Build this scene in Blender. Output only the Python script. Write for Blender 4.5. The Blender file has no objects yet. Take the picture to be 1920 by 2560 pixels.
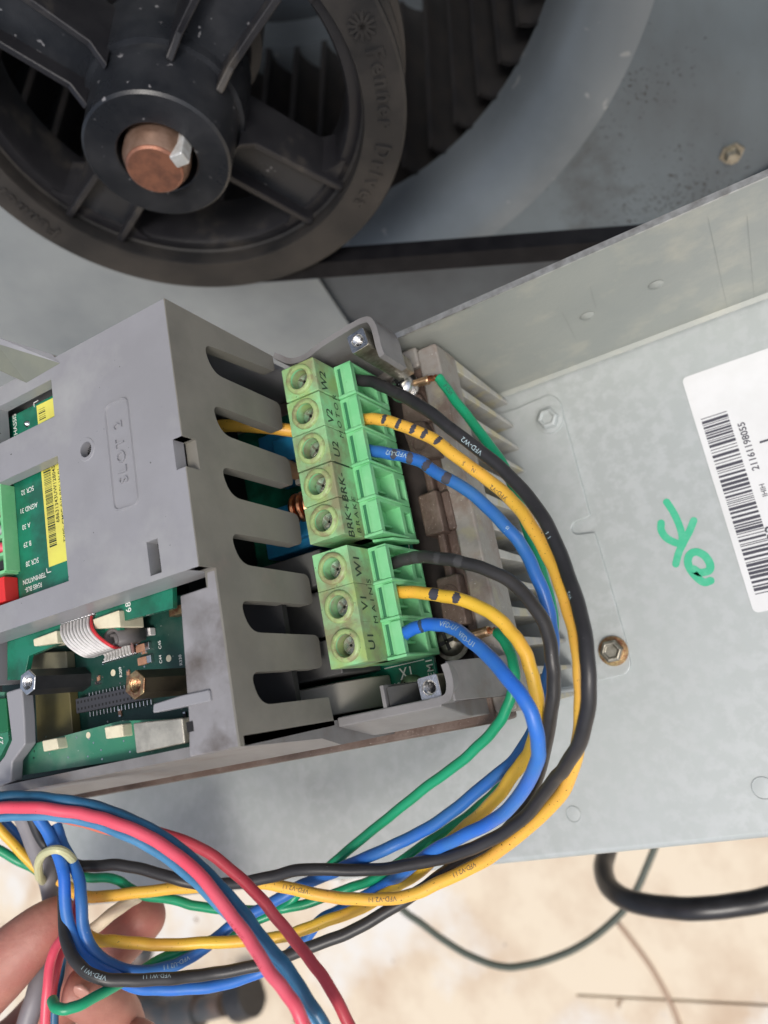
import bpy, bmesh, math, random
from mathutils import Vector, Matrix
random.seed(7)
sc = bpy.context.scene
COL = sc.collection
# ------------------------------------------------------------------ camera (all lengths below in millimetres, drive frame)
RW = Matrix(((0.85525104, -0.18548245, -0.48388213), (-0.28257596, -0.94963643, -0.13543069), (-0.43439209, 0.2525607, -0.86459043)))
FPX = 1999.77
H0 = 1100.0                                   # camera height above the paving
RT = RW.transposed()
cd = bpy.data.cameras.new('camera'); cam = bpy.data.objects.new('camera', cd); COL.objects.link(cam)
cd.sensor_fit = 'HORIZONTAL'; cd.sensor_width = 36; cd.lens = 36 * FPX / 1920
cd.clip_start = 0.01; cd.clip_end = 200
m3 = Matrix((RW[0], -RW[1], -RW[2])).transposed()
cam.matrix_world = Matrix.Translation((0, 0, H0 * .001)) @ m3.to_4x4()
cd.dof.use_dof = True; cd.dof.focus_distance = 0.208; cd.dof.aperture_fstop = 19.0
sc.camera = cam
# ------------------------------------------------------------------ world and sun
SUN_EL, SUN_AZ = math.radians(60), math.radians(150)       # azimuth counted from +Y clockwise
w = bpy.data.worlds.new('World'); sc.world = w; w.use_nodes = True
nt = w.node_tree; bg = nt.nodes['Background']
sky = nt.nodes.new('ShaderNodeTexSky'); sky.sky_type = 'NISHITA'; sky.sun_disc = False
sky.sun_elevation = SUN_EL; sky.sun_rotation = SUN_AZ; sky.air_density = 1.0; sky.dust_density = 4.0; sky.ozone_density = 1.0
hs = nt.nodes.new('ShaderNodeHueSaturation'); hs.inputs['Saturation'].default_value = 0.6
nt.links.new(sky.outputs[0], hs.inputs['Color']); nt.links.new(hs.outputs[0], bg.inputs[0]); bg.inputs[1].default_value = 0.15
sd = bpy.data.lights.new('sun', 'SUN'); sd.energy = 1.5; sd.angle = math.radians(14); sd.color = (1, .95, .88)
so = bpy.data.objects.new('sun', sd); COL.objects.link(so)
sdir = Vector((math.sin(SUN_AZ) * math.cos(SUN_EL), math.cos(SUN_AZ) * math.cos(SUN_EL), math.sin(SUN_EL)))
so.rotation_euler = sdir.to_track_quat('Z', 'Y').to_euler(); so.location = sdir * 3
sc.view_settings.view_transform = 'Standard'; sc.view_settings.look = 'None'; sc.view_settings.gamma = 1
sc.view_settings.exposure = 0.1

# ------------------------------------------------------------------ geometry helpers
def ray(x, y): return RT @ Vector((x - 960, y - 1280, FPX))
def onz(x, y, z):
    v = ray(x, y); return v * (z / v.z)
def onx(x, y, X):
    v = ray(x, y); return v * (X / v.x)
def ony(x, y, Y):
    v = ray(x, y); return v * (Y / v.y)
def at(x, y, d): return ray(x, y) * (d / FPX)
def W(p): return Vector((p[0] * .001, p[1] * .001, (p[2] + H0) * .001))
def ident(u, v, w_): return Vector((u, v, w_))

class MB:
    def __init__(s): s.v = []; s.f = []; s.marks = []
    def add(s, vs, fs):
        n = len(s.v); s.v += [Vector(p) for p in vs]; s.f += [tuple(i + n for i in f) for f in fs]; return s
    def box(s, x0, x1, y0, y1, z0, z1, fr=ident):
        P = [fr(x, y, z) for x in (x0, x1) for y in (y0, y1) for z in (z0, z1)]
        return s.add(P, [(0, 1, 3, 2), (4, 6, 7, 5), (0, 4, 5, 1), (2, 3, 7, 6), (0, 2, 6, 4), (1, 5, 7, 3)])
    def prism(s, pts, vec):
        n = len(pts); pts = [Vector(p) for p in pts]; vec = Vector(vec)
        return s.add(pts + [p + vec for p in pts], [tuple(range(n))[::-1], tuple(range(n, 2 * n))] + [(i, (i + 1) % n, (i + 1) % n + n, i + n) for i in range(n)])
    def hexa(s, a, b):            # two quads joined
        return s.add(list(a) + list(b), [(3, 2, 1, 0), (4, 5, 6, 7)] + [(i, (i + 1) % 4, (i + 1) % 4 + 4, i + 4) for i in range(4)])
    def lathe(s, prof, seg=48, fr=ident, closed=False, a0=0, a1=2 * math.pi):
        full = abs(a1 - a0 - 2 * math.pi) < 1e-6; n = seg if full else seg + 1; m = len(prof); vs = []
        for i in range(n):
            a = a0 + (a1 - a0) * i / seg
            for r, o in prof: vs.append(fr(r * math.cos(a), r * math.sin(a), o))
        fs = []
        for i in range(seg):
            j = (i + 1) % n
            for k in range(m if closed else m - 1):
                l = (k + 1) % m; fs.append((i * m + k, j * m + k, j * m + l, i * m + l))
        return s.add(vs, fs)
    def tube(s, path, r, seg=12, cap=True):
        path = [Vector(p) for p in path]; n = len(path); fr = frames(path); vs = []
        for i, (t, a, b) in enumerate(fr):
            rr = r[i] if isinstance(r, (list, tuple)) else r
            for k in range(seg):
                an = 2 * math.pi * k / seg; vs.append(path[i] + a * (rr * math.cos(an)) + b * (rr * math.sin(an)))
        fs = [(i * seg + k, i * seg + (k + 1) % seg, (i + 1) * seg + (k + 1) % seg, (i + 1) * seg + k) for i in range(n - 1) for k in range(seg)]
        if cap: fs += [tuple(range(seg))[::-1], tuple(range((n - 1) * seg, n * seg))]
        return s.add(vs, fs)
    def plate(s, polys, w0, w1, fr=ident):      # filled 2-D outline with holes, given thickness
        cu = bpy.data.curves.new('t', 'CURVE'); cu.dimensions = '2D'; cu.fill_mode = 'BOTH'; cu.extrude = abs(w1 - w0) / 2
        for pl in polys:
            sp = cu.splines.new('POLY'); sp.points.add(len(pl) - 1); sp.use_cyclic_u = True
            for q, p in zip(sp.points, pl): q.co = (p[0], p[1], 0, 1)
        ob = bpy.data.objects.new('t', cu); me = ob.to_mesh()
        bm = bmesh.new(); bm.from_mesh(me); bmesh.ops.remove_doubles(bm, verts=bm.verts, dist=1e-4)
        bmesh.ops.dissolve_limit(bm, angle_limit=0.001, verts=bm.verts, edges=bm.edges)
        bm.verts.ensure_lookup_table(); c = (w0 + w1) / 2
        s.add([fr(v.co.x, v.co.y, v.co.z + c) for v in bm.verts], [[v.index for v in f.verts] for f in bm.faces])
        bm.free(); ob.to_mesh_clear(); bpy.data.objects.remove(ob); bpy.data.curves.remove(cu); return s

def frames(path):
    n = len(path); out = []; a = None
    for i in range(n):
        t = (path[min(i + 1, n - 1)] - path[max(i - 1, 0)]).normalized()
        if a is None:
            a = Vector((0, 0, 1)).cross(t)
            if a.length < .1: a = Vector((1, 0, 0)).cross(t)
        a = (a - t * a.dot(t)).normalized(); out.append((t, a, t.cross(a)))
    return out
def smooth(pts, per=8):
    pts = [Vector(p) for p in pts]; out = []; P = [pts[0] * 2 - pts[1]] + pts + [pts[-1] * 2 - pts[-2]]
    for i in range(1, len(P) - 2):
        for k in range(per):
            t = k / per; p0, p1, p2, p3 = P[i - 1:i + 3]
            out.append(.5 * ((2 * p1) + (p2 - p0) * t + (2 * p0 - 5 * p1 + 4 * p2 - p3) * t * t + (3 * p1 - p0 - 3 * p2 + p3) * t ** 3))
    return out + [pts[-1]]
def rnd(pts, r, n=5):
    out = []; N = len(pts)
    for i, p in enumerate(pts):
        rr = r[i] if isinstance(r, (list, tuple)) else r
        p = Vector(p[:2]); a = Vector(pts[i - 1][:2]) - p; b = Vector(pts[(i + 1) % N][:2]) - p
        d = min(rr, a.length * .49, b.length * .49)
        if d < .01: out.append(p); continue
        A = p + a.normalized() * d; B = p + b.normalized() * d
        for k in range(n + 1):
            t = k / n; out.append(A * (1 - t) ** 2 + p * 2 * t * (1 - t) + B * t * t)
    return out
def rect(x0, x1, y0, y1, r=0, n=5):
    q = [(x0, y0), (x1, y0), (x1, y1), (x0, y1)]
    return rnd(q, r, n) if r else q
def circ(cx, cy, r, n=32, rev=False):
    q = [(cx + r * math.cos(2 * math.pi * i / n), cy + r * math.sin(2 * math.pi * i / n)) for i in range(n)]
    return q[::-1] if rev else q
def stroke(pts, wd):      # thick 2-D line outline from an open polyline
    pts = [Vector(p[:2]) for p in pts]; L = []; Rr = []
    for i, p in enumerate(pts):
        t = (pts[min(i + 1, len(pts) - 1)] - pts[max(i - 1, 0)]).normalized(); nn = Vector((-t.y, t.x))
        L.append(p + nn * wd / 2); Rr.append(p - nn * wd / 2)
    return L + Rr[::-1]
_tc = {}
def text2d(s_, size, bold=0.0, spacing=1.0):
    k = (s_, size, bold, spacing)
    if k not in _tc:
        cu = bpy.data.curves.new('t', 'FONT'); cu.body = s_; cu.size = size; cu.align_x = 'CENTER'; cu.align_y = 'CENTER'
        cu.offset = bold; cu.space_character = spacing; cu.resolution_u = 3
        ob = bpy.data.objects.new('t', cu); me = ob.to_mesh()
        _tc[k] = ([v.co.copy() for v in me.vertices], [tuple(p.vertices) for p in me.polygons])
        ob.to_mesh_clear(); bpy.data.objects.remove(ob); bpy.data.curves.remove(cu)
    return _tc[k]
def finer(vs, fs):
    bm = bmesh.new(); q = [bm.verts.new(v) for v in vs]
    for f in fs:
        try: bm.faces.new([q[i] for i in f])
        except ValueError: pass
    bmesh.ops.triangulate(bm, faces=bm.faces)
    for _ in range(4):
        ed = [e for e in bm.edges if e.calc_length() > .3]
        if not ed: break
        bmesh.ops.subdivide_edges(bm, edges=ed, cuts=1); bmesh.ops.triangulate(bm, faces=bm.faces)
    bm.verts.index_update(); r = ([v.co.copy() for v in bm.verts], [tuple(v.index for v in f.verts) for f in bm.faces]); bm.free(); return r
def put_text(mb, s_, size, c, ux, uy, bold=0.02, spacing=1.0, lift=.06, sx=1.0):
    vs, fs = text2d(s_, size, bold, spacing); ux = Vector(ux).normalized(); uy = Vector(uy).normalized(); n = ux.cross(uy)
    mb.marks.append(len(mb.v)); mb.add([Vector(c) + ux * (v.x * sx) + uy * v.y + n * lift for v in vs], fs); return mb

# ------------------------------------------------------------------ object helpers
def root(name, label, cat, loc=(0, 0, 0), group=None):
    o = bpy.data.objects.new(name, None); o.empty_display_size = .01; COL.objects.link(o); o.location = W(loc)
    o['label'] = label; o['category'] = cat
    if group: o['group'] = group
    return o
def tag(o, label, cat, group=None):
    o['label'] = label; o['category'] = cat
    if group: o['group'] = group
    return o
def topof(o):
    while o.parent: o = o.parent
    return o
def link(name, mb, mat, parent=None, bevel=0, ang=35, flat=False, kind=None, label=None, segs=2):
    me = bpy.data.meshes.new(name)
    if parent is not None: off = topof(parent).location.copy()
    else:
        vs = mb.v; off = W((sum(p.x for p in vs) / len(vs), sum(p.y for p in vs) / len(vs), min(p.z for p in vs)))
    me.from_pydata([W(p) - off for p in mb.v], [], mb.f); me.update()
    bm = bmesh.new(); bm.from_mesh(me); bmesh.ops.recalc_face_normals(bm, faces=bm.faces); bm.to_mesh(me); bm.free()
    if not flat:
        me.shade_smooth(); me.set_sharp_from_angle(angle=math.radians(ang))
    me.materials.append(mat)
    o = bpy.data.objects.new(name, me); COL.objects.link(o)
    if parent is not None: o.parent = parent
    else: o.location = off
    if bevel:
        b = o.modifiers.new('bevel', 'BEVEL'); b.width = bevel * .001; b.segments = segs; b.limit_method = 'ANGLE'; b.angle_limit = math.radians(40); b.harden_normals = True
    if kind: o['kind'] = kind
    if label: o['label'] = label
    return o

def islands(name, mb, mat, parent):      # one object per printed word
    cuts = sorted(set([0] + mb.marks + [len(mb.v)]))
    for a, b in zip(cuts, cuts[1:]):
        q = MB(); q.v = mb.v[a:b]; q.f = [tuple(i - a for i in f) for f in mb.f if a <= f[0] < b]
        if q.f: link(name, q, mat, parent, flat=True)

# ------------------------------------------------------------------ materials
def M(name, col, rough=.5, metal=0.0, col2=None, vs=60, lo=.4, hi=.65, bump=0.0, bs=900, speck=None, sp=0.0, ss=700, stretch=None, coat=0, rvar=0.0, sss=0, smask=0, spec=.5, col3=None, v3=25, lo3=.5, hi3=.7):
    m = bpy.data.materials.new(name); m.use_nodes = True; t = m.node_tree; n = t.nodes; l = t.links; b = n['Principled BSDF']
    tc = n.new('ShaderNodeTexCoord'); src = tc.outputs['Object']
    if stretch:
        mp = n.new('ShaderNodeMapping'); mp.inputs['Scale'].default_value = stretch; l.new(src, mp.inputs[0]); src2 = mp.outputs[0]
    else: src2 = src
    def noise(scale, det=5, s_=None, ro=.6):
        q = n.new('ShaderNodeTexNoise'); q.inputs['Scale'].default_value = scale; q.inputs['Detail'].default_value = det; q.inputs['Roughness'].default_value = ro
        l.new(s_ or src2, q.inputs['Vector']); return q
    def ramp(fac, a, b_):
        q = n.new('ShaderNodeMapRange'); q.inputs[1].default_value = a; q.inputs[2].default_value = b_; l.new(fac, q.inputs[0]); return q.outputs[0]
    def mix(fac, A, B):
        q = n.new('ShaderNodeMix'); q.data_type = 'RGBA'; l.new(fac, q.inputs[0])
        for i, X in ((6, A), (7, B)):
            if isinstance(X, tuple): q.inputs[i].default_value = (*X, 1)
            else: l.new(X, q.inputs[i])
        return q.outputs[2]
    c = tuple(col)
    if col2:
        nz = noise(vs); c = mix(ramp(nz.outputs[0], lo, hi), c, tuple(col2))
        if rvar:
            rr = n.new('ShaderNodeMapRange'); rr.inputs[1].default_value = .35; rr.inputs[2].default_value = .7
            rr.inputs[3].default_value = rough; rr.inputs[4].default_value = min(1, rough + rvar); l.new(nz.outputs[0], rr.inputs[0]); l.new(rr.outputs[0], b.inputs['Roughness'])
    if col3:
        nz = noise(v3, 6, src); c = mix(ramp(nz.outputs[0], lo3, hi3), c, tuple(col3))
    if speck:
        ns = noise(ss, 2, src)
        if smask:
            nl_ = noise(smask, 3, src); ma = n.new('ShaderNodeMath'); ma.operation = 'MULTIPLY_ADD'; l.new(nl_.outputs[0], ma.inputs[0]); ma.inputs[1].default_value = .9; l.new(ns.outputs[0], ma.inputs[2]); sb_ = n.new('ShaderNodeMath'); sb_.operation = 'SUBTRACT'; l.new(ma.outputs[0], sb_.inputs[0]); sb_.inputs[1].default_value = .47; ns = sb_
        c = mix(ramp(ns.outputs[0], 1 - sp, 1 - sp + .03), c, tuple(speck))
    if isinstance(c, tuple): b.inputs['Base Color'].default_value = (*c, 1)
    else: l.new(c, b.inputs['Base Color'])
    if not rvar: b.inputs['Roughness'].default_value = rough
    b.inputs['Metallic'].default_value = metal; b.inputs['Specular IOR Level'].default_value = spec
    if coat: b.inputs['Coat Weight'].default_value = coat; b.inputs['Coat Roughness'].default_value = .15
    if sss: b.inputs['Subsurface Weight'].default_value = sss; b.inputs['Subsurface Radius'].default_value = (.004, .0015, .0008); b.inputs['Subsurface Scale'].default_value = 1
    if bump:
        nb = noise(bs, 4, src); bp = n.new('ShaderNodeBump'); bp.inputs['Strength'].default_value = bump; bp.inputs['Distance'].default_value = .0003
        l.new(nb.outputs[0], bp.inputs['Height']); l.new(bp.outputs[0], b.inputs['Normal'])
    return m
m_cover = M('grey_plastic', (.285, .285, .305), .29, 0, (.255, .255, .27), 35, .4, .62, .12, 1500, (.06, .06, .06), .265, 800, rvar=.14, col3=(.38, .385, .385), v3=18)
m_wall = M('grey_plastic_dusty', (.215, .205, .178), .46, 0, (.165, .158, .138), 45, .4, .65, .12, 1500, col3=(.31, .225, .20), v3=22, lo3=.58, hi3=.78)
m_dark = M('dark_grey_plastic', (.06, .06, .06), .5, 0, (.09, .09, .085), 60)
m_black = M('black_plastic', (.018, .018, .02), .45, 0, (.03, .03, .032), 200)
m_green = M('terminal_green', (.175, .54, .245), .42, 0, (.23, .58, .29), 140, .4, .65, .08, 2000, (.10, .12, .06), .27, 1300)
m_greend = M('terminal_green_grimy', (.27, .62, .30), .52, 0, (.23, .235, .13), 85, .38, .62, .15, 2000, (.06, .06, .04), .29, 1100, col3=(.30, .42, .14), v3=80, lo3=.5, hi3=.68)
m_ring = M('terminal_ring', (.33, .46, .19), .45, 0, (.26, .25, .13), 300, .45, .6, .1, 2000, (.07, .06, .04), .30, 1500)
m_gdk = M('terminal_green_shade', (.035, .17, .08), .5)
m_steel = M('zinc_steel', (.55, .55, .54), .28, 1, (.36, .35, .33), 500, .45, .65, .25, 2500)
m_nickel = M('nickel_steel', (.75, .75, .76), .2, 1, (.5, .49, .46), 400, .45, .65, .25, 1800)
m_post = M('aged_steel', (.42, .40, .34), .4, .9, (.22, .20, .16), 250, .4, .65, .3, 1500)
m_rustring = M('rusty_brass', (.55, .42, .22), .35, .9, (.30, .14, .08), 500, .4, .6, .3, 1500)
m_alu = M('cast_aluminium', (.31, .29, .265), .5, .3, (.22, .16, .13), 80, .45, .68, .6, 700, (.6, .58, .55), .29, 1600, col3=(.36, .33, .24), v3=130, lo3=.56, hi3=.7)
m_alub = M('corroded_aluminium', (.105, .070, .055), .5, .15, (.155, .115, .095), 110, .45, .65, .8, 900, (.38, .32, .28), .31, 2400)
m_pit = M('shadowed_casting', (.020, .016, .014), .6, .1, (.04, .032, .028), 90)  # near black colour stands in for shade in the deep gap by the terminals
m_fin = M('weathered_fins', (.50, .49, .45), .5, .25, (.33, .32, .30), 50, .4, .6, .5, 700, col3=(.50, .45, .28), v3=120, lo3=.5, hi3=.66)
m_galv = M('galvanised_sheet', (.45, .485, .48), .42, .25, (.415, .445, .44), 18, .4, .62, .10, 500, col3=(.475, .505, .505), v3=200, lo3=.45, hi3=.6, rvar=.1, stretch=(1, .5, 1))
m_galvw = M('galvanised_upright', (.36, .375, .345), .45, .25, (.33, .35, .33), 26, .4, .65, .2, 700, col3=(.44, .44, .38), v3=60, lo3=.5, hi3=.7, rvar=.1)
m_edge = M('cut_sheet_edge', (.55, .55, .53), .4, .8, (.35, .34, .32), 300)
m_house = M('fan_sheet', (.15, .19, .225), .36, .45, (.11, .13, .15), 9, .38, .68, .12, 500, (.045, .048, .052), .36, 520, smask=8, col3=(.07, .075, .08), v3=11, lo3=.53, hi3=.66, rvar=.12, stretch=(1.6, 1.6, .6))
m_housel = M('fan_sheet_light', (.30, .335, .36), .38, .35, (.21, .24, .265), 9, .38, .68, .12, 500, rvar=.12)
m_rim = M('rim_plastic', (.21, .205, .205), .45, 0, (.15, .145, .145), 60, .4, .65, .12, 1500, col3=(.16, .12, .10), v3=60, lo3=.55, hi3=.75)
m_cgr = M('grimy_grey_plastic', (.30, .295, .31), .38, 0, (.21, .205, .21), 40, .42, .62, .12, 1500, col3=(.10, .085, .075), v3=55, lo3=.52, hi3=.72)
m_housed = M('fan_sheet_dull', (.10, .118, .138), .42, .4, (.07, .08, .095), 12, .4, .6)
m_ringm = M('spun_inlet', (.19, .22, .25), .38, .45, (.13, .155, .18), 12, .4, .7, .1, 400, (.30, .325, .345), .30, 90, rvar=.12)
m_blade = M('dark_blades', (.020, .020, .022), .5, .2, (.030, .028, .028), 60)  # near black all over, for the blades and front ring
m_pul = M('pulley_plastic', (.013, .013, .016), .34, 0, (.030, .030, .033), 22, spec=.38, lo=.4, hi=.7, bump=.3, bs=1400, rvar=.15, col3=(.075, .067, .058), v3=45, lo3=.56, hi3=.75)
m_pulf = M('pulley_face', (.016, .016, .017), .42, 0, (.042, .038, .035), 25, .4, .65, .35, 1400, spec=.38, rvar=.15)
m_hub = M('pulley_hub', (.014, .016, .020), .27, 0, (.030, .032, .037), 45, .42, .7, .2, 1400, (.2, .2, .21), .30, 260, rvar=.18, spec=.42)
m_rub = M('belt_rubber', (.005, .005, .007), .5, 0, (.010, .010, .012), 100, spec=.25)
m_shaft = M('rust_brown_shaft', (.34, .15, .095), .45, .5, (.21, .10, .07), 220, .4, .65, .3, 1800)
m_key = M('key_steel', (.66, .68, .68), .35, .35, (.5, .5, .48), 300)
m_shafts = M('shaft_collar', (.55, .36, .27), .34, .75, (.38, .23, .16), 160)
m_copper = M('copper_strand', (.72, .33, .17), .3, .95, (.40, .18, .10), 600)
m_lug = M('tinned_lug', (.50, .34, .20), .38, .85, (.28, .18, .11), 350, .4, .6, .3, 1500)
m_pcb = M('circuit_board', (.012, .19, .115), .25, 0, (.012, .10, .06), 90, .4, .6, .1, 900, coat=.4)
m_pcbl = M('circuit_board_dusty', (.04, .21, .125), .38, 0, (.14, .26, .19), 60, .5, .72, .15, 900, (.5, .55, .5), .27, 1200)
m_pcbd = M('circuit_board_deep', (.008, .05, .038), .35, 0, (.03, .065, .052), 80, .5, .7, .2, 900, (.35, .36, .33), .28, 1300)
m_silk = M('silkscreen', (.75, .76, .72), .6)
m_print = M('black_print', (.02, .035, .02), .6)
m_yel = M('yellow_sticker', (.75, .72, .13), .45, 0, (.66, .60, .12), 90)
m_white = M('white_sticker', (.74, .75, .76), .45, 0, (.68, .69, .69), 40)
m_bar = M('barcode_ink', (.06, .06, .08), .6)
m_okink = M('green_marker_ink', (.05, .46, .26), .5, 0, (.10, .50, .31), 300, .45, .7)
m_cream = M('cream_nylon', (.74, .68, .50), .5, 0, (.60, .54, .38), 200, .45, .7)
m_foil = M('dusty_metal_can', (.62, .59, .50), .4, .6, (.42, .40, .34), 160, .4, .62, .4, 900)
m_rib = M('ribbon_white', (.72, .70, .68), .5, 0, (.58, .55, .53), 250)
m_red = M('ribbon_red', (.62, .03, .04), .5)
m_redp = M('red_plastic', (.70, .03, .03), .35)
m_blue = M('blue_component', (.02, .22, .42), .4, 0, (.02, .13, .30), 150)
m_chip = M('ceramic_chip', (.42, .22, .14), .5, 0, (.3, .16, .1), 400)
m_tin = M('solder', (.72, .72, .72), .22, 1)
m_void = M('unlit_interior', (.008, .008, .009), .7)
def wirem(name, c, c2, rough=.42, speck=(.04, .03, .02), sp=.27, **k): return M(name, c, rough, 0, c2, 60, .4, .65, .1, 2500, speck, sp, 1500, **k)
w_blk = wirem('black_insulation', (.020, .020, .022), (.035, .033, .035), .4, (.3, .3, .3), .24)
w_brn = wirem('dusty_black_insulation', (.07, .05, .052), (.045, .04, .043), .5, (.3, .2, .18), .28)
w_gry = wirem('grey_black_insulation', (.026, .026, .027), (.042, .040, .040), .4, (.3, .3, .3), .25)
w_yel = wirem('yellow_insulation', (.82, .52, .05), (.86, .46, .06), .38, (.12, .07, .02), .31)
w_org = wirem('orange_yellow_insulation', (.80, .47, .06), (.82, .42, .07), .4, (.12, .06, .02), .33)
w_blu = wirem('blue_insulation', (.022, .13, .48), (.035, .15, .40), .34, (.4, .5, .6), .25)
w_blud = wirem('bright_blue_insulation', (.022, .15, .62), (.04, .18, .52), .4, (.4, .5, .6), .26)
w_grn = wirem('green_insulation', (.01, .33, .16), (.015, .27, .12), .32, (.02, .1, .05), .26)
w_lb = wirem('light_blue_insulation', (.05, .20, .38), (.09, .28, .50), .34)
w_tb = wirem('teal_blue_insulation', (.02, .10, .19), (.03, .15, .30), .34)
w_pnk = wirem('red_pink_insulation', (.78, .08, .13), (.74, .12, .17), .36)
w_drd = wirem('dark_red_insulation', (.46, .04, .06), (.55, .07, .09), .36)
w_she = wirem('grey_cable_sheath', (.21, .20, .22), (.26, .25, .27), .45)
w_cab = M('black_cable_rubber', (.012, .012, .014), .33, 0, (.02, .02, .024), 120)
m_tie = M('yellowed_nylon', (.58, .58, .34), .4)
m_ltgl = M('light_mark', (.40, .52, .55), .5)
m_skin = M('skin', (.38, .155, .12), .52, 0, (.46, .21, .16), 60, .4, .65, .8, 500, sss=.15, col3=(.42, .12, .10), v3=35, lo3=.5, hi3=.75)
m_nail = M('fingernail', (.46, .225, .175), .3)
m_pave = M('stained_cream_concrete', (.72, .62, .48), .8, 0, (.56, .43, .31), 8, .45, .70, .5, 60, (.30, .21, .14), .30, 26, col3=(.72, .69, .64), v3=3.2, lo3=.52, hi3=.62)
m_joint = M('dirt_joint', (.30, .23, .16), .9)
m_iron = M('dark_fitting', (.06, .065, .07), .5, .2, (.13, .09, .07), 30)

# ------------------------------------------------------------------ the setting: paving
g = MB(); g.box(-6000, 6000, -6000, 6000, -1160, -1112)
link('ground', g, m_joint, kind='structure', flat=True)
j1 = onz(1440, 2488, -1100); j2 = onz(1900, 2512, -1100); jd = (j2 - j1).normalized()
jn = Vector((-jd.y, jd.x, 0))
pv = bpy.data.objects.new('paving', None); COL.objects.link(pv); pv.location = W((j1.x, j1.y, -1100)); pv['kind'] = 'structure'
def slab(uv):
    q = [j1 + jd * u + jn * v for u, v in uv]
    for p in q: p.z = -1112
    return link('paving_slab', MB().prism(q, (0, 0, 12)), m_pave, pv, bevel=3)
slab([(-2500, -2500), (2500, -2500), (2500, -2.2), (0, -1.2), (0, 1.2), (2500, 2.2), (2500, 2500), (-2500, 2500)])

# ------------------------------------------------------------------ fan with pulley (own tilted frame: a right, b up, o away from the viewer)
FC = Vector((-164.702, 240, -207.09)); N_ = Vector((0.05111528, 0.95997428, -0.27538447)); E1 = Vector((0.99858541, -0.05317119, 0)); E2 = Vector((0.01464252, 0.27499492, 0.96133417))
def FF(a, b, o): return FC + E1 * a + E2 * b + N_ * o
def pol(x, y, o):
    v = ray(x, y); c = FC + N_ * o; P = v * (c.dot(N_) / v.dot(N_)) - c; return Vector((P.dot(E1), P.dot(E2)))
hz = root('fan_housing', 'galvanised fan housing with rounded inlet behind the black pulley', 'fan housing', FF(0, 0, 90))
outer = [(-700, -420), (800, -420), (800, 420), (-700, 420)]
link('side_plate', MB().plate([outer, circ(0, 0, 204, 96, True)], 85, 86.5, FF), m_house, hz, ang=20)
prof = [(205, 84.4)] + [(205 - 37 * math.sin(t * math.pi / 2), 84.4 - 2.5 * math.sin(t * math.pi) + 36 * (1 - math.cos(t * math.pi / 2))) for t in [i / 10 for i in range(1, 11)]] + [(167.5, 126)]
link('inlet_ring', MB().lathe(prof, 128, FF), m_ringm, hz, ang=60)
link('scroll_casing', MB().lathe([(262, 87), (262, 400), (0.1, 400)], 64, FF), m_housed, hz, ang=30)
lp = [pol(x, y, 78) for x, y in ((-500, 380), (0, 505), (250, 640), (560, 716), (795, 700), (872, 815), (900, 1200), (-500, 1200))]
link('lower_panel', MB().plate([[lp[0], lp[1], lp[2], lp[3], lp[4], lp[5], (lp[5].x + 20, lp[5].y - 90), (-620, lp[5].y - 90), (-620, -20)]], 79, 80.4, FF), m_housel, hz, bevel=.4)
rp = [pol(x, y, 83.5) for x, y in ((600, 705), (1700, 560), (1960, 400), (1960, 1000), (700, 1000))]
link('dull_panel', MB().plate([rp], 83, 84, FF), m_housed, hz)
def rivet(parent, p, r, h, fr, mt, nm='rivet'):
    return link(nm, MB().lathe([(0.01, -h), (r * .6, -h * .95), (r, -h * .3), (r * 1.05, 0.3)], 20, lambda a, b, o: fr(p[0] + a, p[1] + b, p[2] + o)), mt, parent)
for x, y in ((1830, 385), (835, 802), (140, 812)):
    q = pol(x, y, 84)
    sc_ = link('screw', MB().lathe([(0.01, -4), (3.5, -4), (4, -3), (4, 0), (6.5, .2), (6.5, 1)], 6 if x == 1830 else 20, lambda a, b, o: FF(q.x + a, q.y + b, 84 + o)), m_post, hz)
# unseen panel added above the fan to shade it from open sky
rf = tag(link('shade_panel', MB().box(-800, 900, 300, 1400, 175, 178), m_house), 'unseen panel added above the fan to keep sky light off it', 'shade panel')
# fan wheel
wh = root('blower_rotor', 'black fan wheel with long forward curved blades inside the inlet', 'fan wheel', FF(0, 0, 200))
bm_ = MB(); pr = []
for k in range(6):
    t = k / 5; r_ = 158 + 26 * t; an = .13 * t * t; pr.append((r_ * math.cos(an), r_ * math.sin(an)))
bm_.v = []; quad = []
for o in (124, 292):
    for x, y in pr: quad.append((x, y, o))
nA = len(pr)
def bladeverts(off): return [FF(x, y, o) + off for x, y, o in quad]
v0 = [FF(x, y, o) for x, y, o in quad]; th = E2 * 1.6
bm_.add(v0, [(i, i + 1, i + 1 + nA, i + nA) for i in range(nA - 1)]); bm_.add([p + th for p in v0], [(i, i + nA, i + 1 + nA, i + 1) for i in range(nA - 1)])
bm_.add([v0[0], v0[nA], v0[nA] + th, v0[0] + th], [(0, 1, 2, 3)]); bm_.add([FF(pr[0][0] - .6, -0.9, 124), FF(pr[0][0] - .6, -0.9, 292), FF(pr[0][0], 2.6, 292), FF(pr[0][0], 2.6, 124)], [(0, 1, 2, 3)])
blade0 = link('blade', bm_, m_blade, wh)
oc = wh.location
for k in range(1, 48):
    b = blade0.copy(); COL.objects.link(b); b.parent = wh
    Rm = Matrix.Rotation(2 * math.pi * k / 48, 4, N_.to_4d().to_3d())
    c = W(FC) - oc; b.matrix_local = Matrix.Translation(c) @ Rm @ Matrix.Translation(-c)
link('end_ring', MB().lathe([(157, 290), (184, 290), (184, 320), (157, 320)], 96, FF, True), m_ringm, wh)
link('front_ring', MB().lathe([(172, 121), (186, 121), (186, 128), (172, 128)], 96, FF, True), m_blade, wh)
link('back_disc', MB().lathe([(0.1, 330), (184, 330), (184, 333)], 64, FF), m_housed, wh)
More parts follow.
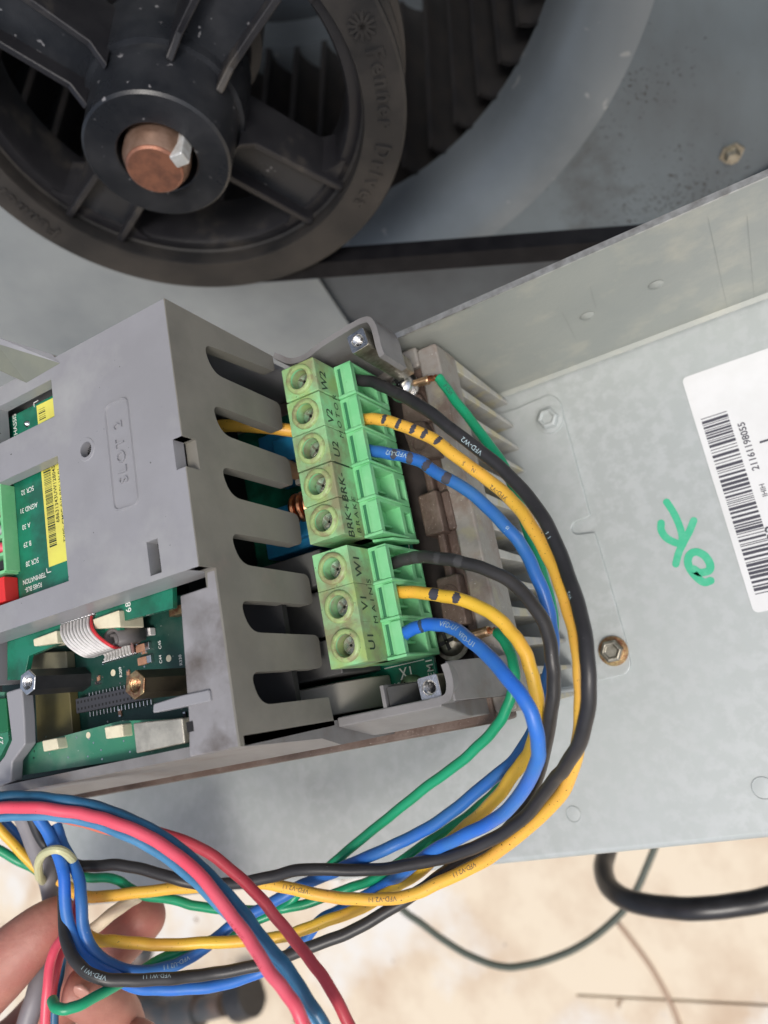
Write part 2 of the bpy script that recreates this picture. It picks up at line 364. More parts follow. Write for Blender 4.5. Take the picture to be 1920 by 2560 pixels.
# bearing and arms
br = root('shaft_bearing', 'dark pillow bearing on its cross arms behind the pulley hub', 'bearing', FF(0, 0, 60))
link('bearing_body', MB().lathe([(16, 46), (30, 46), (34, 50), (34, 72), (30, 76), (16, 76)], 40, FF, True), m_pul, br)
link('arm', MB().box(-34, 34, 20, 260, 62, 68, FF), m_housed, br, bevel=1)
link('arm', MB().box(-230, -20, -9, 9, 77, 79.5, lambda a, b, o: FF(a * .7 - b * .7 - 10, -a * .6 + b * .7 + 10, o)), m_housed, br, bevel=1)
# shaft
sh = root('fan_shaft', 'copper coloured shaft end with a square key inside the pulley bore', 'shaft', FF(0, 0, 0))
link('shaft_body', MB().lathe([(10.6, -29.0), (12.4, -24.5), (12.5, -22), (12.5, 300)], 48, lambda a, b, o: FF(a, b + .2, o)), m_shafts, sh, ang=25)
link('shaft_end', MB().lathe([(0.01, -30.0), (9.6, -30.0), (10.4, -29.4), (10.7, -28.6)], 48, lambda a, b, o: FF(a, b + .2, o)), m_shaft, sh, ang=25)
link('key', MB().box(9.0, 14.6, -2.7, 2.7, -31, 12, lambda a, b, o: FF(a * .99 + b * .12, b * .99 - a * .12 + .9, o)), m_key, sh, bevel=.7)
# pulley
pu = root('belt_pulley', 'large black spoked belt pulley with a thick round hub', 'pulley', FF(0, 0, 0))
rim = [(77.6, 0), (93, 0), (94, 1), (94, 3.2), (88, 5), (86, 10), (88, 15), (93.4, 17), (93.4, 18.5), (88, 20), (86, 25), (88, 30), (94, 32), (94, 35), (78, 35), (76, 31), (75.2, 17), (76.0, 8), (77.2, 7.2), (77.2, 1)]
link('rim', MB().lathe([p for p in rim], 160, FF, True), m_pulf, pu, ang=28)
inr = [(75.6, 7.5), (77.0, 8.5), (77, 34), (70.5, 34), (69.8, 31), (70.3, 9.5), (71.5, 7.5)]
link('inner_rim', MB().lathe(inr, 128, FF, True), m_pul, pu, ang=40)
link('hub', MB().lathe([(14.85, -22.6), (15.4, -23), (26.3, -23), (27.3, -22), (28.2, 2.5), (30.3, 2.8), (30.3, 8), (31, 30), (14.9, 30)], 96, FF, True), m_hub, pu, ang=30)
for k in range(4):
    A = math.radians(21.5 + 90 * k); ca, sa = math.cos(A), math.sin(A)
    fr = lambda u, v, o, ca=ca, sa=sa: FF(u * ca - v * sa, u * sa + v * ca, o)
    sp = MB()
    for s_ in (-1, 1):
        o0 = [fr(26.5, s_ * 8.4, -6), fr(34, s_ * 8.8, .5), fr(76, s_ * 10.4, 3.5), fr(76, s_ * 10.4, 27), fr(27, s_ * 8.4, 27)]
        sp.prism([p for p in o0], (fr(0, s_ * 3.0, 0) - fr(0, 0, 0)))
    so1 = link('spoke', sp, m_pul, pu, bevel=.7)
    wb = MB(); wb.hexa([fr(27, -8.6, 7), fr(76, -10.6, 9), fr(76, 10.6, 9), fr(27, 8.6, 7)], [fr(27, -8.6, 15), fr(76, -10.6, 15), fr(76, 10.6, 15), fr(27, 8.6, 15)])
    link('web', wb, m_hub, so1)
    # rounded fillets where the spoke flares into the rim
    fl = MB()
    for s_ in (-1, 1):
        pts = []
        for q in range(7):
            t = q / 6; an = s_ * (math.radians(9) + t * math.radians(9)); rr = 71.5 - 9.5 * (1 - t) ** 2 * 1.0
            pts.append((rr * math.cos(an), rr * math.sin(an)))
        outerp = [(73.5 * math.cos(s_ * math.radians(d)), 73.5 * math.sin(s_ * math.radians(d))) for d in (18, 13.5, 9)]
        poly = pts + outerp
        if s_ < 0: poly = poly[::-1]
        fl.plate([poly], 6.5, 28, fr)
    link('fillet', fl, m_pul, so1)
tx = MB()
def arc_text(mb, s_, size, r, a_start, bold=.25, cw=-1):
    a = a_start
    for ch in s_:
        vs, fs = text2d(ch, size, bold); wd = max([v.x for v in vs], default=.5 * size) - min([v.x for v in vs], default=0)
        wd = max(wd, size * .22) + size * .2
        if ch != ' ':
            am = a + cw * wd / 2 / r; ux = Vector((-math.sin(am), math.cos(am))) * cw; uy = Vector((math.cos(am), math.sin(am)))
            base = [FF(*(uy * (r + v.y) + ux * v.x), -.0) for v in vs]; top = [p - N_ * .7 for p in base]
            mb.add(top, fs)
            ed = {}
            for f in fs:
                for i in range(len(f)):
                    e = (f[i], f[(i + 1) % len(f)]); kk = tuple(sorted(e)); ed[kk] = ed.get(kk, 0) + 1
            mb.add(base + top, [(x, y, y + len(vs), x + len(vs)) for (x, y), c in ed.items() if c == 1])
        a += cw * wd / r
    return a
p0 = pol(905, 64, 0); a0 = math.atan2(p0.y, p0.x)
for k in range(6):      # moulded star emblem
    an = k * math.pi / 6; d = Vector((math.cos(an), math.sin(an))); q = Vector((-d.y, d.x))
    c = Vector((p0.x, p0.y))
    tx.prism([FF(*(c + d * 5.2 * s1 + q * .55 * s2), 0) for s1, s2 in ((1, 1), (-1, 1), (-1, -1), (1, -1))], -N_ * .7)
arc_text(tx, 'Fenner Drives', 9, 85.8, a0 - .095)
link('lettering', tx, m_pulf, pu, flat=True); tx = MB()
p1 = pol(140, 560, 0); arc_text(tx, 'Fenner Drives', 8.5, 85.8, math.atan2(p1.y, p1.x) + .05 + 0.0)
link('lettering', tx, m_pulf, pu, flat=True)
# belt: double V belt round the pulley and off towards the motor
def belt(off):
    path = []
    B2 = pol(1500, 609, off + 5); rb_ = 93.0; te = math.atan2(B2.y, B2.x) - math.acos(rb_ / B2.length) + 2 * math.pi; T2 = Vector((rb_ * math.cos(te), rb_ * math.sin(te)))
    for k in range(0, 47):
        an = math.radians(100) + (te - math.radians(100)) * k / 46; path.append((rb_ * math.cos(an) * (.965 if k < 44 else .99), rb_ * math.sin(an) * (.965 if k < 44 else .99)))
    path += [tuple(T2.lerp(B2, t)) for t in (.1, .2, .4, .6, .8, 1, 1.4, 2.2)]
    p3 = smooth([Vector((x, y, 0)) for x, y in path], 2); mb = MB(); vs = []
    for i, p in enumerate(p3):
        t = (p3[min(i + 1, len(p3) - 1)] - p3[max(i - 1, 0)]).normalized(); n = Vector((t.y, -t.x, 0))
        for d, o in ((-4.4, off + 1.6), (4.2, off), (4.8, off + .5), (4.8, off + 5.6), (3.4, off + 6.2), (4.8, off + 6.8), (4.8, off + 12), (4.2, off + 12.6), (-4.4, off + 11)):
            q = p + n * d; vs.append(FF(q.x, q.y, o))
    m = 9; fs = [(i * m + k, i * m + (k + 1) % m, (i + 1) * m + (k + 1) % m, (i + 1) * m + k) for i in range(len(p3) - 1) for k in range(m)]
    return mb.add(vs, fs + [tuple(range(m))])
tag(link('drive_belt', belt(5.2), m_rub, ang=50), 'black grooved drive belt running right from the bottom of the pulley', 'belt')

# ------------------------------------------------------------------ metal tray carrying the drive
TZ = -275.0
tr = root('metal_tray', 'galvanised sheet metal tray with upright back lip under the drive', 'tray', (0, 30, TZ))
TX0, TX1 = -342, 330
link('tray_floor', MB().plate([rnd([(TX0, -51.5), (TX1, -51.5), (TX1, 109), (TX0, 109)], [6, 0, 0, 0])], TZ - 1.6, TZ), m_galv, tr)
# rolled front edge
fe = MB(); pr2 = [(-51.5, TZ), (-52.6, TZ - .3), (-53.3, TZ - 1.1), (-53.5, TZ - 2.4), (-53.5, TZ - 16), (-52, TZ - 16), (-52, TZ - 2.4), (-51.5, TZ - 1.6)]
fe.prism([(TX0, y, z) for y, z in pr2], (TX1 - TX0, 0, 0)); link('front_fold', fe, m_galv, tr, ang=50)
lip = MB(); lip.prism([(-180, y, z) for y, z in ((107.6, TZ + 1.5), (109, TZ + .1), (109.2, TZ), (110.8, TZ), (110.8, -202.5), (109.3, -202.5), (109.1, TZ + 2.6))], (510, 0, 0))
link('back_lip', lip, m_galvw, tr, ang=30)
link('lip_edge', MB().box(-180, 330, 109.15, 110.95, -202.6, -201.9), m_edge, tr)
for x, y, r in ((1434, 2035, 2.4), (1908, 1970, 3.1)):
    p = onz(x, y, TZ); rivet(tr, (p.x, p.y, TZ), r, -.1, lambda a, b, o: Vector((a, b, o)), m_galv)
for x, y in ((1468, 790), (1640, 712)):
    p = ony(x, y, 109.1); link('dimple', MB().lathe([(.01, -.8), (1.6, -.6), (2.4, 0)], 20, lambda a, b, o: Vector((p.x + a, 109.1 + o, p.z + b))), m_galvw, tr)
sc_m = M('scribe_line', (.29, .30, .285), .55, .2); st_m = M('yellow_stain', (.38, .34, .2), .7)
scb = MB()
for A, B in (((1868, 540), (1885, 745)), ((1770, 545), (1818, 770)), ((1475, 715), (1490, 770)), ((1405, 780), (1440, 850))):
    a = ony(*A, 109.05); b = ony(*B, 109.05); dx = Vector((.07, 0, 0)); link('scribe_mark', MB().add([a, b, b + dx, a + dx], [(0, 1, 2, 3)]), sc_m, tr, flat=True)
# barcode sticker on the tray
sk = [onz(x, y, TZ + .1) for x, y in ((1706, 952), (1872, 891))]
X0 = -18.6; Y0, Y1 = 11.5, 92.0
stk = link('barcode_sticker', MB().plate([rnd([(X0, Y0), (48, Y0), (48, Y1), (X0, Y1)], 2)], TZ + .05, TZ + .25), m_white, tr)
bc = MB(); y = 17.0; rb = random.Random(3)
while y < 76.5:
    wd = rb.choice((.28, .28, .5, .75, 1.0)); bc.add([(-16.6, y, TZ + .3), (-8.4, y, TZ + .3), (-8.4, y + wd, TZ + .3), (-16.6, y + wd, TZ + .3)], [(0, 1, 2, 3)]); y += wd + rb.choice((.3, .45, .7))
link('barcode', bc, m_bar, stk, flat=True)
lt = MB(); put_text(lt, '21161198055', 3.0, (-5.4, 63, TZ + .28), (0, 1, 0), (-1, 0, 0), .05)
put_text(lt, 'IHIH', 2.2, (-5.2, 48, TZ + .28), (0, 1, 0), (-1, 0, 0), .02)
q = onz(1905, 1105, TZ); put_text(lt, '1', 5.5, (q.x + 1.5, q.y, TZ + .28), (0, 1, 0), (-1, 0, 0), .06)
q = onz(1915, 1335, TZ); put_text(lt, '83', 5, (q.x + 2, q.y, TZ + .28), (0, 1, 0), (-1, 0, 0), .06)
link('printed_number', lt, m_bar, stk, flat=True)
# OK written with a green marker
okm = MB()
def z24(x, y): return onz(1400 + x / 2.4577, 800 + y / 2.4577, TZ)
for s_, wd in ((((655, 1118), (690, 1170), (725, 1240), (748, 1310), (752, 1350)), 2.3), (((822, 1232), (795, 1300), (758, 1370), (730, 1430), (712, 1500)), 2.3), (((622, 1248), (622, 1290), (650, 1335), (700, 1365), (755, 1378)), 2.4),
               (((925, 1602), (885, 1612), (840, 1580), (800, 1530), (786, 1480), (800, 1440), (840, 1425), (890, 1450), (922, 1500), (915, 1540), (860, 1552), (820, 1530)), 2.5)):
    pth = smooth([z24(*p) for p in s_], 5); ol = stroke(pth, wd)
    n = len(pth); zz = TZ + .12 + .03 * random.random()
    okm.add([Vector((p.x, p.y, zz)) for p in ol], [(i, i + 1, 2 * n - 2 - i, 2 * n - 1 - i) for i in range(n - 1)])
    for e in (pth[0], pth[-1]): okm.add([Vector((e.x + wd / 2 * math.cos(k * .52), e.y + wd / 2 * math.sin(k * .52), zz + .01)) for k in range(12)], [tuple(range(12))])
link('ok_mark', okm, m_okink, tr, flat=True)

# ------------------------------------------------------------------ heatsink of the drive
XR = -77.2
dr = root('frequency_drive', 'opened grey variable frequency drive with green screw terminals', 'motor drive', (-130, 52, -270))
hs_ = link('heatsink', MB().box(-330, XR - 7, -3.5, 107.2, -223, -214), m_pit, dr, bevel=.6)
link('end_rail', MB().plate([rnd([(XR - 6.8, -3), (XR, -3), (XR, 107), (XR - 6.8, 107)], 1.5)], -224, -209.5), m_alu, hs_, bevel=.8)
link('side_rail', MB().box(-330, XR - 6.5, -5.2, 2.6, -226, -209), m_alub, hs_, bevel=.9)
link('side_rail', MB().box(-330, XR - 6.5, 101.5, 108.2, -226, -209), m_alu, hs_, bevel=.9)
for k, yy in enumerate([104.2, 95.0, 86.2, 77.4, 68.6, 59.8, 51, 42.2, 33.4, 24.6, 15.8, 7.0, -1.8]):
    zb = -271.5; tw = 1.5 if k else 2.2
    f0 = MB().prism([(-330, yy - tw, -222), (-330, yy + tw, -222), (-330, yy + .55, zb), (-330, yy - .55, zb)], (330 + XR - .4, 0, 0))
    link('fin', f0, m_fin, hs_, bevel=.3)
link('trench_wall', MB().box(XR - 12.5, XR - 10, 30, 98, -215, -208.5), m_alub, hs_, bevel=.8)
link('ledge', MB().box(XR - 10.2, XR - 6.5, -2, 106, -215, -211), m_alub, hs_, bevel=.7)
def boss(pts, z0, z1, mt=m_alub): return link('boss', MB().plate([rnd(pts, .9)], z0, z1), mt, hs_, bevel=.7)
b1 = [onz(x, y, -206) for x, y in ((1042, 1240), (1088, 1222), (1112, 1328), (1063, 1342))]; boss(b1, -214, -206)
boss([(b1[1].x, b1[1].y - .5), (b1[1].x + 2.6, b1[1].y - .5), (b1[2].x + 2.6, b1[2].y + .5), (b1[2].x, b1[2].y + .5)], -214, -208.8)
b2 = [onz(x, y, -206) for x, y in ((1088, 1448), (1142, 1432), (1168, 1560), (1110, 1568))]; boss(b2, -214, -206)
b3 = [onz(x, y, -206) for x, y in ((1000, 1062), (1055, 1050), (1100, 1140), (1030, 1145))]; boss(b3, -214, -206.5)
b4 = [onz(x, y, -208) for x, y in ((1000, 985), (1050, 985), (1080, 1050), (1010, 1065))]; boss(b4, -214, -208)
for bb in (b2, b3):
    c = sum(bb, Vector()) / 4; c.y += (1.8 if bb is b2 else -1)
    link('moulded_ring', MB().lathe([(2.2, 0), (2.3, .35), (2.7, .35), (2.8, 0)], 28, lambda a, b, o: Vector((c.x + a, c.y + b, (-206 if bb is b2 else -206.5) + o))), m_alub, hs_)
# bolted foot plate
fp = [onz(x, y, -273.6) for x, y in ((1290, 1022), (1376, 984), (1400, 1000), (1412, 1052), (1436, 1140), (1476, 1290), (1430, 1308), (1428, 1328), (1442, 1337), (1487, 1330), (1525, 1460), (1563, 1594), (1578, 1665), (1566, 1686), (1480, 1706), (1400, 1722))]
foot = [(p.x, p.y) for p in fp] + [(-120, -2), (-120, 104)]
ft = link('foot_plate', MB().plate([rnd(foot, [0, 4, 4, 0, 0, 1, 3, 3, 3, 1, 0, 0, 4, 4, 0, 0, 0, 0], 4)], -274.9, -273.4), m_galv, dr, bevel=.35)
for (x, y), mt in (((1368, 1045), m_steel), ((1528, 1628), m_rustring)):
    c = onz(x, y, -270)
    fr = lambda a, b, o: Vector((c.x + a, c.y + b, -273.4 + o))
    bo = link('bolt', MB().lathe([(4.9, 0), (4.9, .9), (3.4, 1)], 36, fr), mt if mt is m_rustring else m_galv, ft, ang=25)
    hx = MB().lathe([(3.9, .6), (3.9, 3.6), (3.2, 4.2), (2.5, 4.2), (2.2, 3.6), (0.01, 3.6)], 6, fr)
    link('hex_head', hx, m_galv if mt is m_steel else m_post, ft, bevel=.25)

# ------------------------------------------------------------------ power board and fixtures
PZ = -204.0
pb = link('power_board', MB().box(-330, -96.2, 4.2, 101, PZ - 1.6, PZ), m_pcb, dr, bevel=.15)
sk_ = MB()
put_text(sk_, 'X1', 4.6, (-105.2, 12.5, PZ), (1, 0, 0), (0, 1, 0), .03, 1.05, sx=.8)
put_text(sk_, 'C103', 2.5, (-109.2, 9.6, PZ), (1, 0, 0), (0, 1, 0), .01)
put_text(sk_, 'EM1', 2.9, (-97.6, 12.6, PZ), (0, 1, 0), (-1, 0, 0), .01, 1.1)
put_text(sk_, '+', 3.2, (-99.4, 16.3, PZ), (1, 0, 0), (0, 1, 0), .03)
a = (-96.4, 47.2)
for x0, x1, y0, y1 in ((-99.5, -96.6, 46.2, 46.45), (-96.8, -96.55, 46.2, 48), (-112, -99, 15.1, 15.3)):
    sk_.add([(x0, y0, PZ + .05), (x1, y0, PZ + .05), (x1, y1, PZ + .05), (x0, y1, PZ + .05)], [(0, 1, 2, 3)])
islands('printed_text', sk_, m_silk, pb)
def post(c, z1, z0, hw, mt, tilt=0):
    po = MB(); fr = lambda u, v, o: Vector((c[0] + u * math.cos(tilt) - v * math.sin(tilt), c[1] + u * math.sin(tilt) + v * math.cos(tilt), o))
    po.plate([rnd([(-hw, -hw), (hw, -hw), (hw, hw), (-hw, hw)], .7, 3), circ(0, 0, hw * .62, 28, True)], z0, z1, fr)
    p = link('threaded_post', po, m_post, dr, bevel=.25)
    link('post_face', MB().plate([rnd([(-hw * .97, -hw * .97), (hw * .97, -hw * .97), (hw * .97, hw * .97), (-hw * .97, hw * .97)], .7, 3), circ(0, 0, hw * .66, 28, True)], z1, z1 + .12, fr), m_nickel, p)
    th = MB(); pr_ = []
    for k in range(12): pr_ += [(hw * .62, z1 - .2 - k * .62), (hw * .50, z1 - .2 - k * .62 - .31)]
    th.lathe([(hw * .66, z1 + .12)] + pr_, 28, lambda a_, b_, o: fr(a_, b_, o)); link('thread', th, m_nickel, p, ang=10)
    link('thread_bottom', MB().lathe([(.01, z1 - 7.5), (hw * .6, z1 - 7.5)], 16, lambda a_, b_, o: fr(a_, b_, o)), m_void, p)
post((-86.3, 99.2), -176, -203, 2.75, m_post, .15)
post((-89.4, 6.7), -184, -203, 2.9, m_post, .05)
def cross_screw(name, c, r, h, mt, parent, dark=m_post, washer=True, tilt=.4, fr0=None):
    fr = fr0 or (lambda a_, b_, o: Vector((c[0] + a_, c[1] + b_, c[2] + o)))
    s_ = link(name, MB().lathe([(.01, h * .97), (r * .5, h * .95), (r * .85, h * .6), (r, h * .1), (r, -1)], 32, fr), mt, parent, ang=50)
    if washer: link('washer', MB().lathe([(r * .9, -1.4), (r * 1.3, -1.4), (r * 1.3, -.7), (r * .9, -.7)], 32, fr, True), mt, s_)
    cr = MB()
    for k in range(2):
        an = tilt + k * math.pi / 2; d = Vector((math.cos(an), math.sin(an))); q = Vector((-d.y, d.x)); l_, w_ = r * .6, r * .14
        cr.prism([fr(*(d * l_ * s1 + q * w_ * s2), h * .93) for s1, s2 in ((1, 1), (-1, 1), (-1, -1), (1, -1))], fr(0, 0, .1) - fr(0, 0, 0))
    link('cross_recess', cr, m_void, s_)
    for k in range(4):
        an = tilt + math.pi / 4 + k * math.pi / 2
        d = Vector((math.cos(an), math.sin(an))); q = Vector((-d.y, d.x))
        cr2 = MB().prism([fr(*(d * r * s1 + q * r * s2), h * .9) for s1, s2 in ((.25, .04), (.75, .03), (.75, -.03), (.25, -.04))], fr(0, 0, .15) - fr(0, 0, 0))
    return s_
sA = onz(1006, 962, -204); sB = onz(1118, 1604, -206); sC = onz(1030, 1722, -203)
cross_screw('earth_screw', (sA.x - .6, sA.y, -205.2), 3.7, 2.6, m_nickel, dr)
cross_screw('earth_screw', (sB.x, sB.y, -208), 4.1, 2.6, m_post, dr, tilt=.2)
cross_screw('board_screw', (sC.x, sC.y, -203), 3.9, 2.0, m_post, dr, washer=False, tilt=.6)

# ------------------------------------------------------------------ plastic housing round the terminals
HZ = -178.5
def wall_strip(name, pix, z1, z0, wd, mt=m_wall, z=None, extra=None):
    pts = [Vector(p) for p in pix]; n = len(pts); L = stroke(smooth([Vector((p.x, p.y, 0)) for p in pts], 4), wd)
    return link(name, MB().plate([L], z0, z1), mt, dr, ang=40)
rt = [(-115, 107.4), (-113.6, 106.4), (-110.6, 103.9), (-107.5, 102.9), (-104, 102.9), (-99, 104.2), (-91, 105.3), (-87.6, 105.7)]
wall_strip('rear_wall', [Vector(p) for p in rt], HZ, -209, 1.7, m_rim)
rt = [(-88.2, 105.6), (-85.6, 105.8), (-83.2, 105.2), (-82.2, 103), (-81.9, 100), (-81.8, 96.5), (-81.4, 93.6)]
wall_strip('rear_corner_wall', [Vector(p) for p in rt], HZ - .02, -191.5, 1.7, m_rim)
link('rib', MB().box(-107.4, -106.4, 98.5, 102.8, -203, HZ - .3), m_wall, dr)
link('front_wall', MB().prism([(-115.25, 1.6, -180), (-115.25, 4.0, -180), (-115.25, 4.0, -210), (-115.25, -2.6, -210), (-115.25, -2.2, -196)], (30, 0, 0)), m_rim, dr, bevel=.4)
rb_ = [(-88, 3.0), (-85.5, 3.0), (-83.2, 3.6), (-82.1, 5.6), (-81.9, 8.4), (-82.3, 11.4)]
wall_strip('corner_wall', [Vector(p) for p in rb_], HZ - 1.55, -210, 1.9, m_rim)
ear = [onx(x, y, -82.2) for x, y in ((1112, 1664), (1128, 1738))]
link('corner_block', MB().hexa([(-82.4, 12.2, -180.5), (-76.5, 12.2, -209), (-76.5, 11.0, -209), (-81.5, 11.0, -180.5)], [(-82.4, 2.2, -180.5), (-76.5, 1.0, -209), (-76.5, 1.0, -209), (-81.5, 2.2, -180.5)]), m_rim, dr, bevel=.5)
link('rib', MB().box(-101.2, -100.2, 4, 9.5, -203, HZ - 1.7), m_rim, dr)
wdg = MB(); wdg.prism([(-99.6, 4.2, -181), (-99.6, 4.2, -202), (-94.6, 4.2, -202), (-95, 4.2, -188)], (0, 4.6, 0)); link('gusset', wdg, m_dark, dr)
# grey moulded duct under the mains terminals
gb = MB(); gb.prism([(-150, 4.8, -175), (-117, 4.8, -186), (-111, 4.8, -194), (-110, 4.8, -203), (-150, 4.8, -203)], (0, 8.4, 0)); link('duct', gb, m_wall, dr, bevel=.5)
link('inner_wall', MB().box(-146, -112.4, 14.8, 24.5, -203, -182), m_dark, dr, bevel=.5)
link('inner_wall', MB().box(-146, -112.4, 25.5, 38, -203, -183), m_dark, dr, bevel=.5)
link('inner_wall', MB().box(-146, -111.8, 39, 48.5, -203, -180), m_dark, dr, bevel=.5)
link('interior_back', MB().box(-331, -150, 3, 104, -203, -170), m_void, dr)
# parts glimpsed behind the slots
cb = MB(); cb.box(-136, -111.2, 52.5, 67, -203, -189.5); cb.box(-131, -115, 55, 60.5, -189.5, -186.6); cbo = link('choke', cb, m_blue, dr, bevel=.6)
for k in range(3):
    c = Vector((-121.5 + k * 2.3, 63.6, -189.5))
    link('copper_winding', MB().tube([c + Vector((0, 4.2 * math.cos(t), 5.0 * math.sin(t))) for t in [i * math.pi / 10 for i in range(-1, 12)]], 1.05, 8), m_copper, cbo)
cb = MB(); cb.box(-134, -111.2, 76, 91, -203, -191); cb.box(-127, -114, 79, 87, -191, -188); link('choke', cb, m_blue, dr, bevel=.6)
link('relay', MB().box(-112.5, -110.6, 74.5, 79, -203, -188), m_wall, dr, bevel=.3)
chp = link('board_rail', MB().box(-120, -110.8, 70.5, 72, -203, -186.5), m_wall, dr)
for k in range(5): link('chip', MB().box(-118 + k * 1.7, -117 + k * 1.7, 68.4, 70.2, -200, -186.6), m_black if k % 2 else m_tin, chp)
tag(link('inner_wire', MB().tube(smooth([Vector(p) for p in ((-160, 94, -172), (-135, 90.5, -172), (-122, 87.2, -178), (-113, 84.0, -185), (-106, 82, -196))]), 1.9, 12), w_org, None), 'orange wire seen through the second slot of the cover', 'wire')
tag(link('inner_wire', MB().tube(smooth([Vector(p) for p in ((-160, 88, -178), (-135, 84, -180), (-124, 78, -186), (-118, 72, -198))]), 2.4, 12), M('brown_insulation', (.36, .22, .12), .5), None), 'tan wire passing below the orange one behind the second slot', 'wire')

# ------------------------------------------------------------------ terminal blocks
XT0, XT1, XL = -110.2, -99.3, -93.9
def terminal_block(ys, texts1, text2, y2, label):
    y_lo, y_hi = min(ys) - 5, max(ys) + 5
    base = MB(); base.box(XT0 + .3, XL - 9, y_lo + .2, y_hi - .2, PZ, -190)
    tb = link('terminal_block', base, m_green, dr, bevel=.2, label=label)
    for i, yc in enumerate(ys):
        a, b = yc - 4.95, yc + 4.95
        u = MB()
        # tower with the screw well
        u.plate([[(XT0, a), (XT1 - .6, a), (XT1, a), (XT1, b), (XT1 - .6, b), (XT0, b)], circ(-104.55, yc, 2.78, 36, True)], -190, -173.2)
        un = link('pole', u, m_greend, tb, bevel=.45)
        # lower front with the wire mouth: plate in the Y-Z plane pushed back along X
        fr = lambda p, q, o: Vector((o, p, q))
        v = MB(); v.plate([[(a, -204), (b, -204), (b, -184.2), (a, -184.2)], rect(yc - 4.15, yc + 4.15, -197.2, -185.9)[::-1], rect(yc - 3.2, yc + 3.0, -203.0, -199.4)[::-1]], -104.5, XL, fr)
        link('wire_mouth', v, m_green, tb, bevel=.25)
        k = MB(); k.box(-104.6, -100.2, yc - 4.5, yc + 4.5, -203.5, -185.5); k.box(-100.2, -98.6, yc - .6, yc + 4.2, -197.2, -186); k.box(-100.2, -97.2, yc - 1.2, yc - .6, -197.2, -186)
        link('clamp', k, m_green, tb)
        k = MB()
        for x0, x1, ya, yb in ((-99.3, -98.7, yc - 4, yc + 4), (-97.4, XL + .03, yc - 4, yc + 4), (-99.3, XL + .03, a, yc - 4), (-99.3, XL + .03, yc + 4, b)): k.box(x0, x1, ya, yb, -184.3, -183.9)
        link('ledge_rim', k, m_green, tb)
        link('groove', MB().box(-98.5, -97.4, yc - 4, yc + 4, -184.9, -184.15), m_gdk, tb, flat=True)  # dark green strip paints shade into the ledge slot
        k = MB(); k.box(XL - 2.6, XL + .25, yc - 4.3, yc + 4.3, -184.0, -183.2); link('ledge_pad', k, m_green, tb, bevel=.2)
        k = MB(); k.box(-99.2, XL + .5, a - .25, a + .55, -184.4, -183.0); k.box(XL - .3, XL + .55, a - .15, a + .45, -199, -184); link('rib', k, m_green, tb, bevel=.2)
        rg = MB().lathe([(2.8, -2.5), (2.85, .7), (3.05, 1.0), (3.8, 1.0), (4.15, .7), (4.3, -.2)], 44, lambda x, y, o: Vector((-104.55 + x, yc + y, -173.2 + o)))
        link('well_collar', rg, m_ring, un, ang=50)
        link('well_wall', MB().lathe([(2.80, .4), (2.80, -6)], 36, lambda x, y, o: Vector((-104.55 + x, yc + y, -173.2 + o))), m_green, un)
        s_ = MB().lathe([(.01, 0), (2.3, 0), (2.65, -.4), (2.65, -2)], 28, lambda x, y, o: Vector((-104.5 + x, yc + y, -175.5 + o))); sw = link('clamp_screw', s_, m_nickel, un)
        cr = MB(); tl = random.uniform(-.3, .3) + .9
        for kk in range(2):
            an = tl + kk * math.pi / 2; d = Vector((math.cos(an), math.sin(an))); q = Vector((-d.y, d.x)); w_ = .34
            cr.prism([Vector((-104.5, yc, -175.48)) + Vector((*(d * 2.1 * s1 + q * w_ * s2), 0)) for s1, s2 in ((1, 1), (-1, 1), (-1, -1), (1, -1))], (0, 0, .04))
        link('slot', cr, m_post, un)
    t = MB()
    for s_, yc in texts1: put_text(t, s_, 4.3, (XT1, yc, -176.9), (0, 1, 0), (0, 0, 1), .045, 1.02, sx=.9)
    put_text(t, text2[0], 2.9, (XT1, y2, -181.2), (0, 1, 0), (0, 0, 1), .0, text2[1])
    for s_, yc, sp in text2[2:]: put_text(t, s_, 2.9, (XT1, yc, -181.2), (0, 1, 0), (0, 0, 1), .0, sp)
    link('printed_labels', t, m_print, tb, flat=True)
    return tb
tb1 = terminal_block([94, 83.7, 73.6, 63.5, 53.4], [('W2', 92.6), ('V2', 82.2), ('U2', 72.5), ('BRK-', 61.7), ('BRK+', 52.4)], ('MOTOR', 1.45, ('BRAKE', 54.6, 1.3)), 83.2, 'long grimy green five-way screw terminal block')
q = MB(); q.add([Vector((XT1 + .05, y_, z_)) for y_, z_ in ((68.2, -174.5), (68.6, -174.5), (68.6, -182.2), (68.2, -182.2))], [(0, 1, 2, 3)]); link('divider_line', q, m_print, tb1, flat=True)
tb2 = terminal_block([40.5, 30.5, 20.6], [('W1', 40.2), ('V1', 30.6), ('U1', 20.6)], ('MAINS', 1.6), 31.0, 'short green three-way screw terminal block')
link('end_flange', MB().prism([(XL - .3, 48.0, -190), (XL - 4.6, 48.0, -186), (XL - 6.6, 48.0, -192), (XL + .6, 48, -203.5), (XL + 1.6, 48.0, -202)], (0, -.8, 0)), m_green, tb1, bevel=.15)

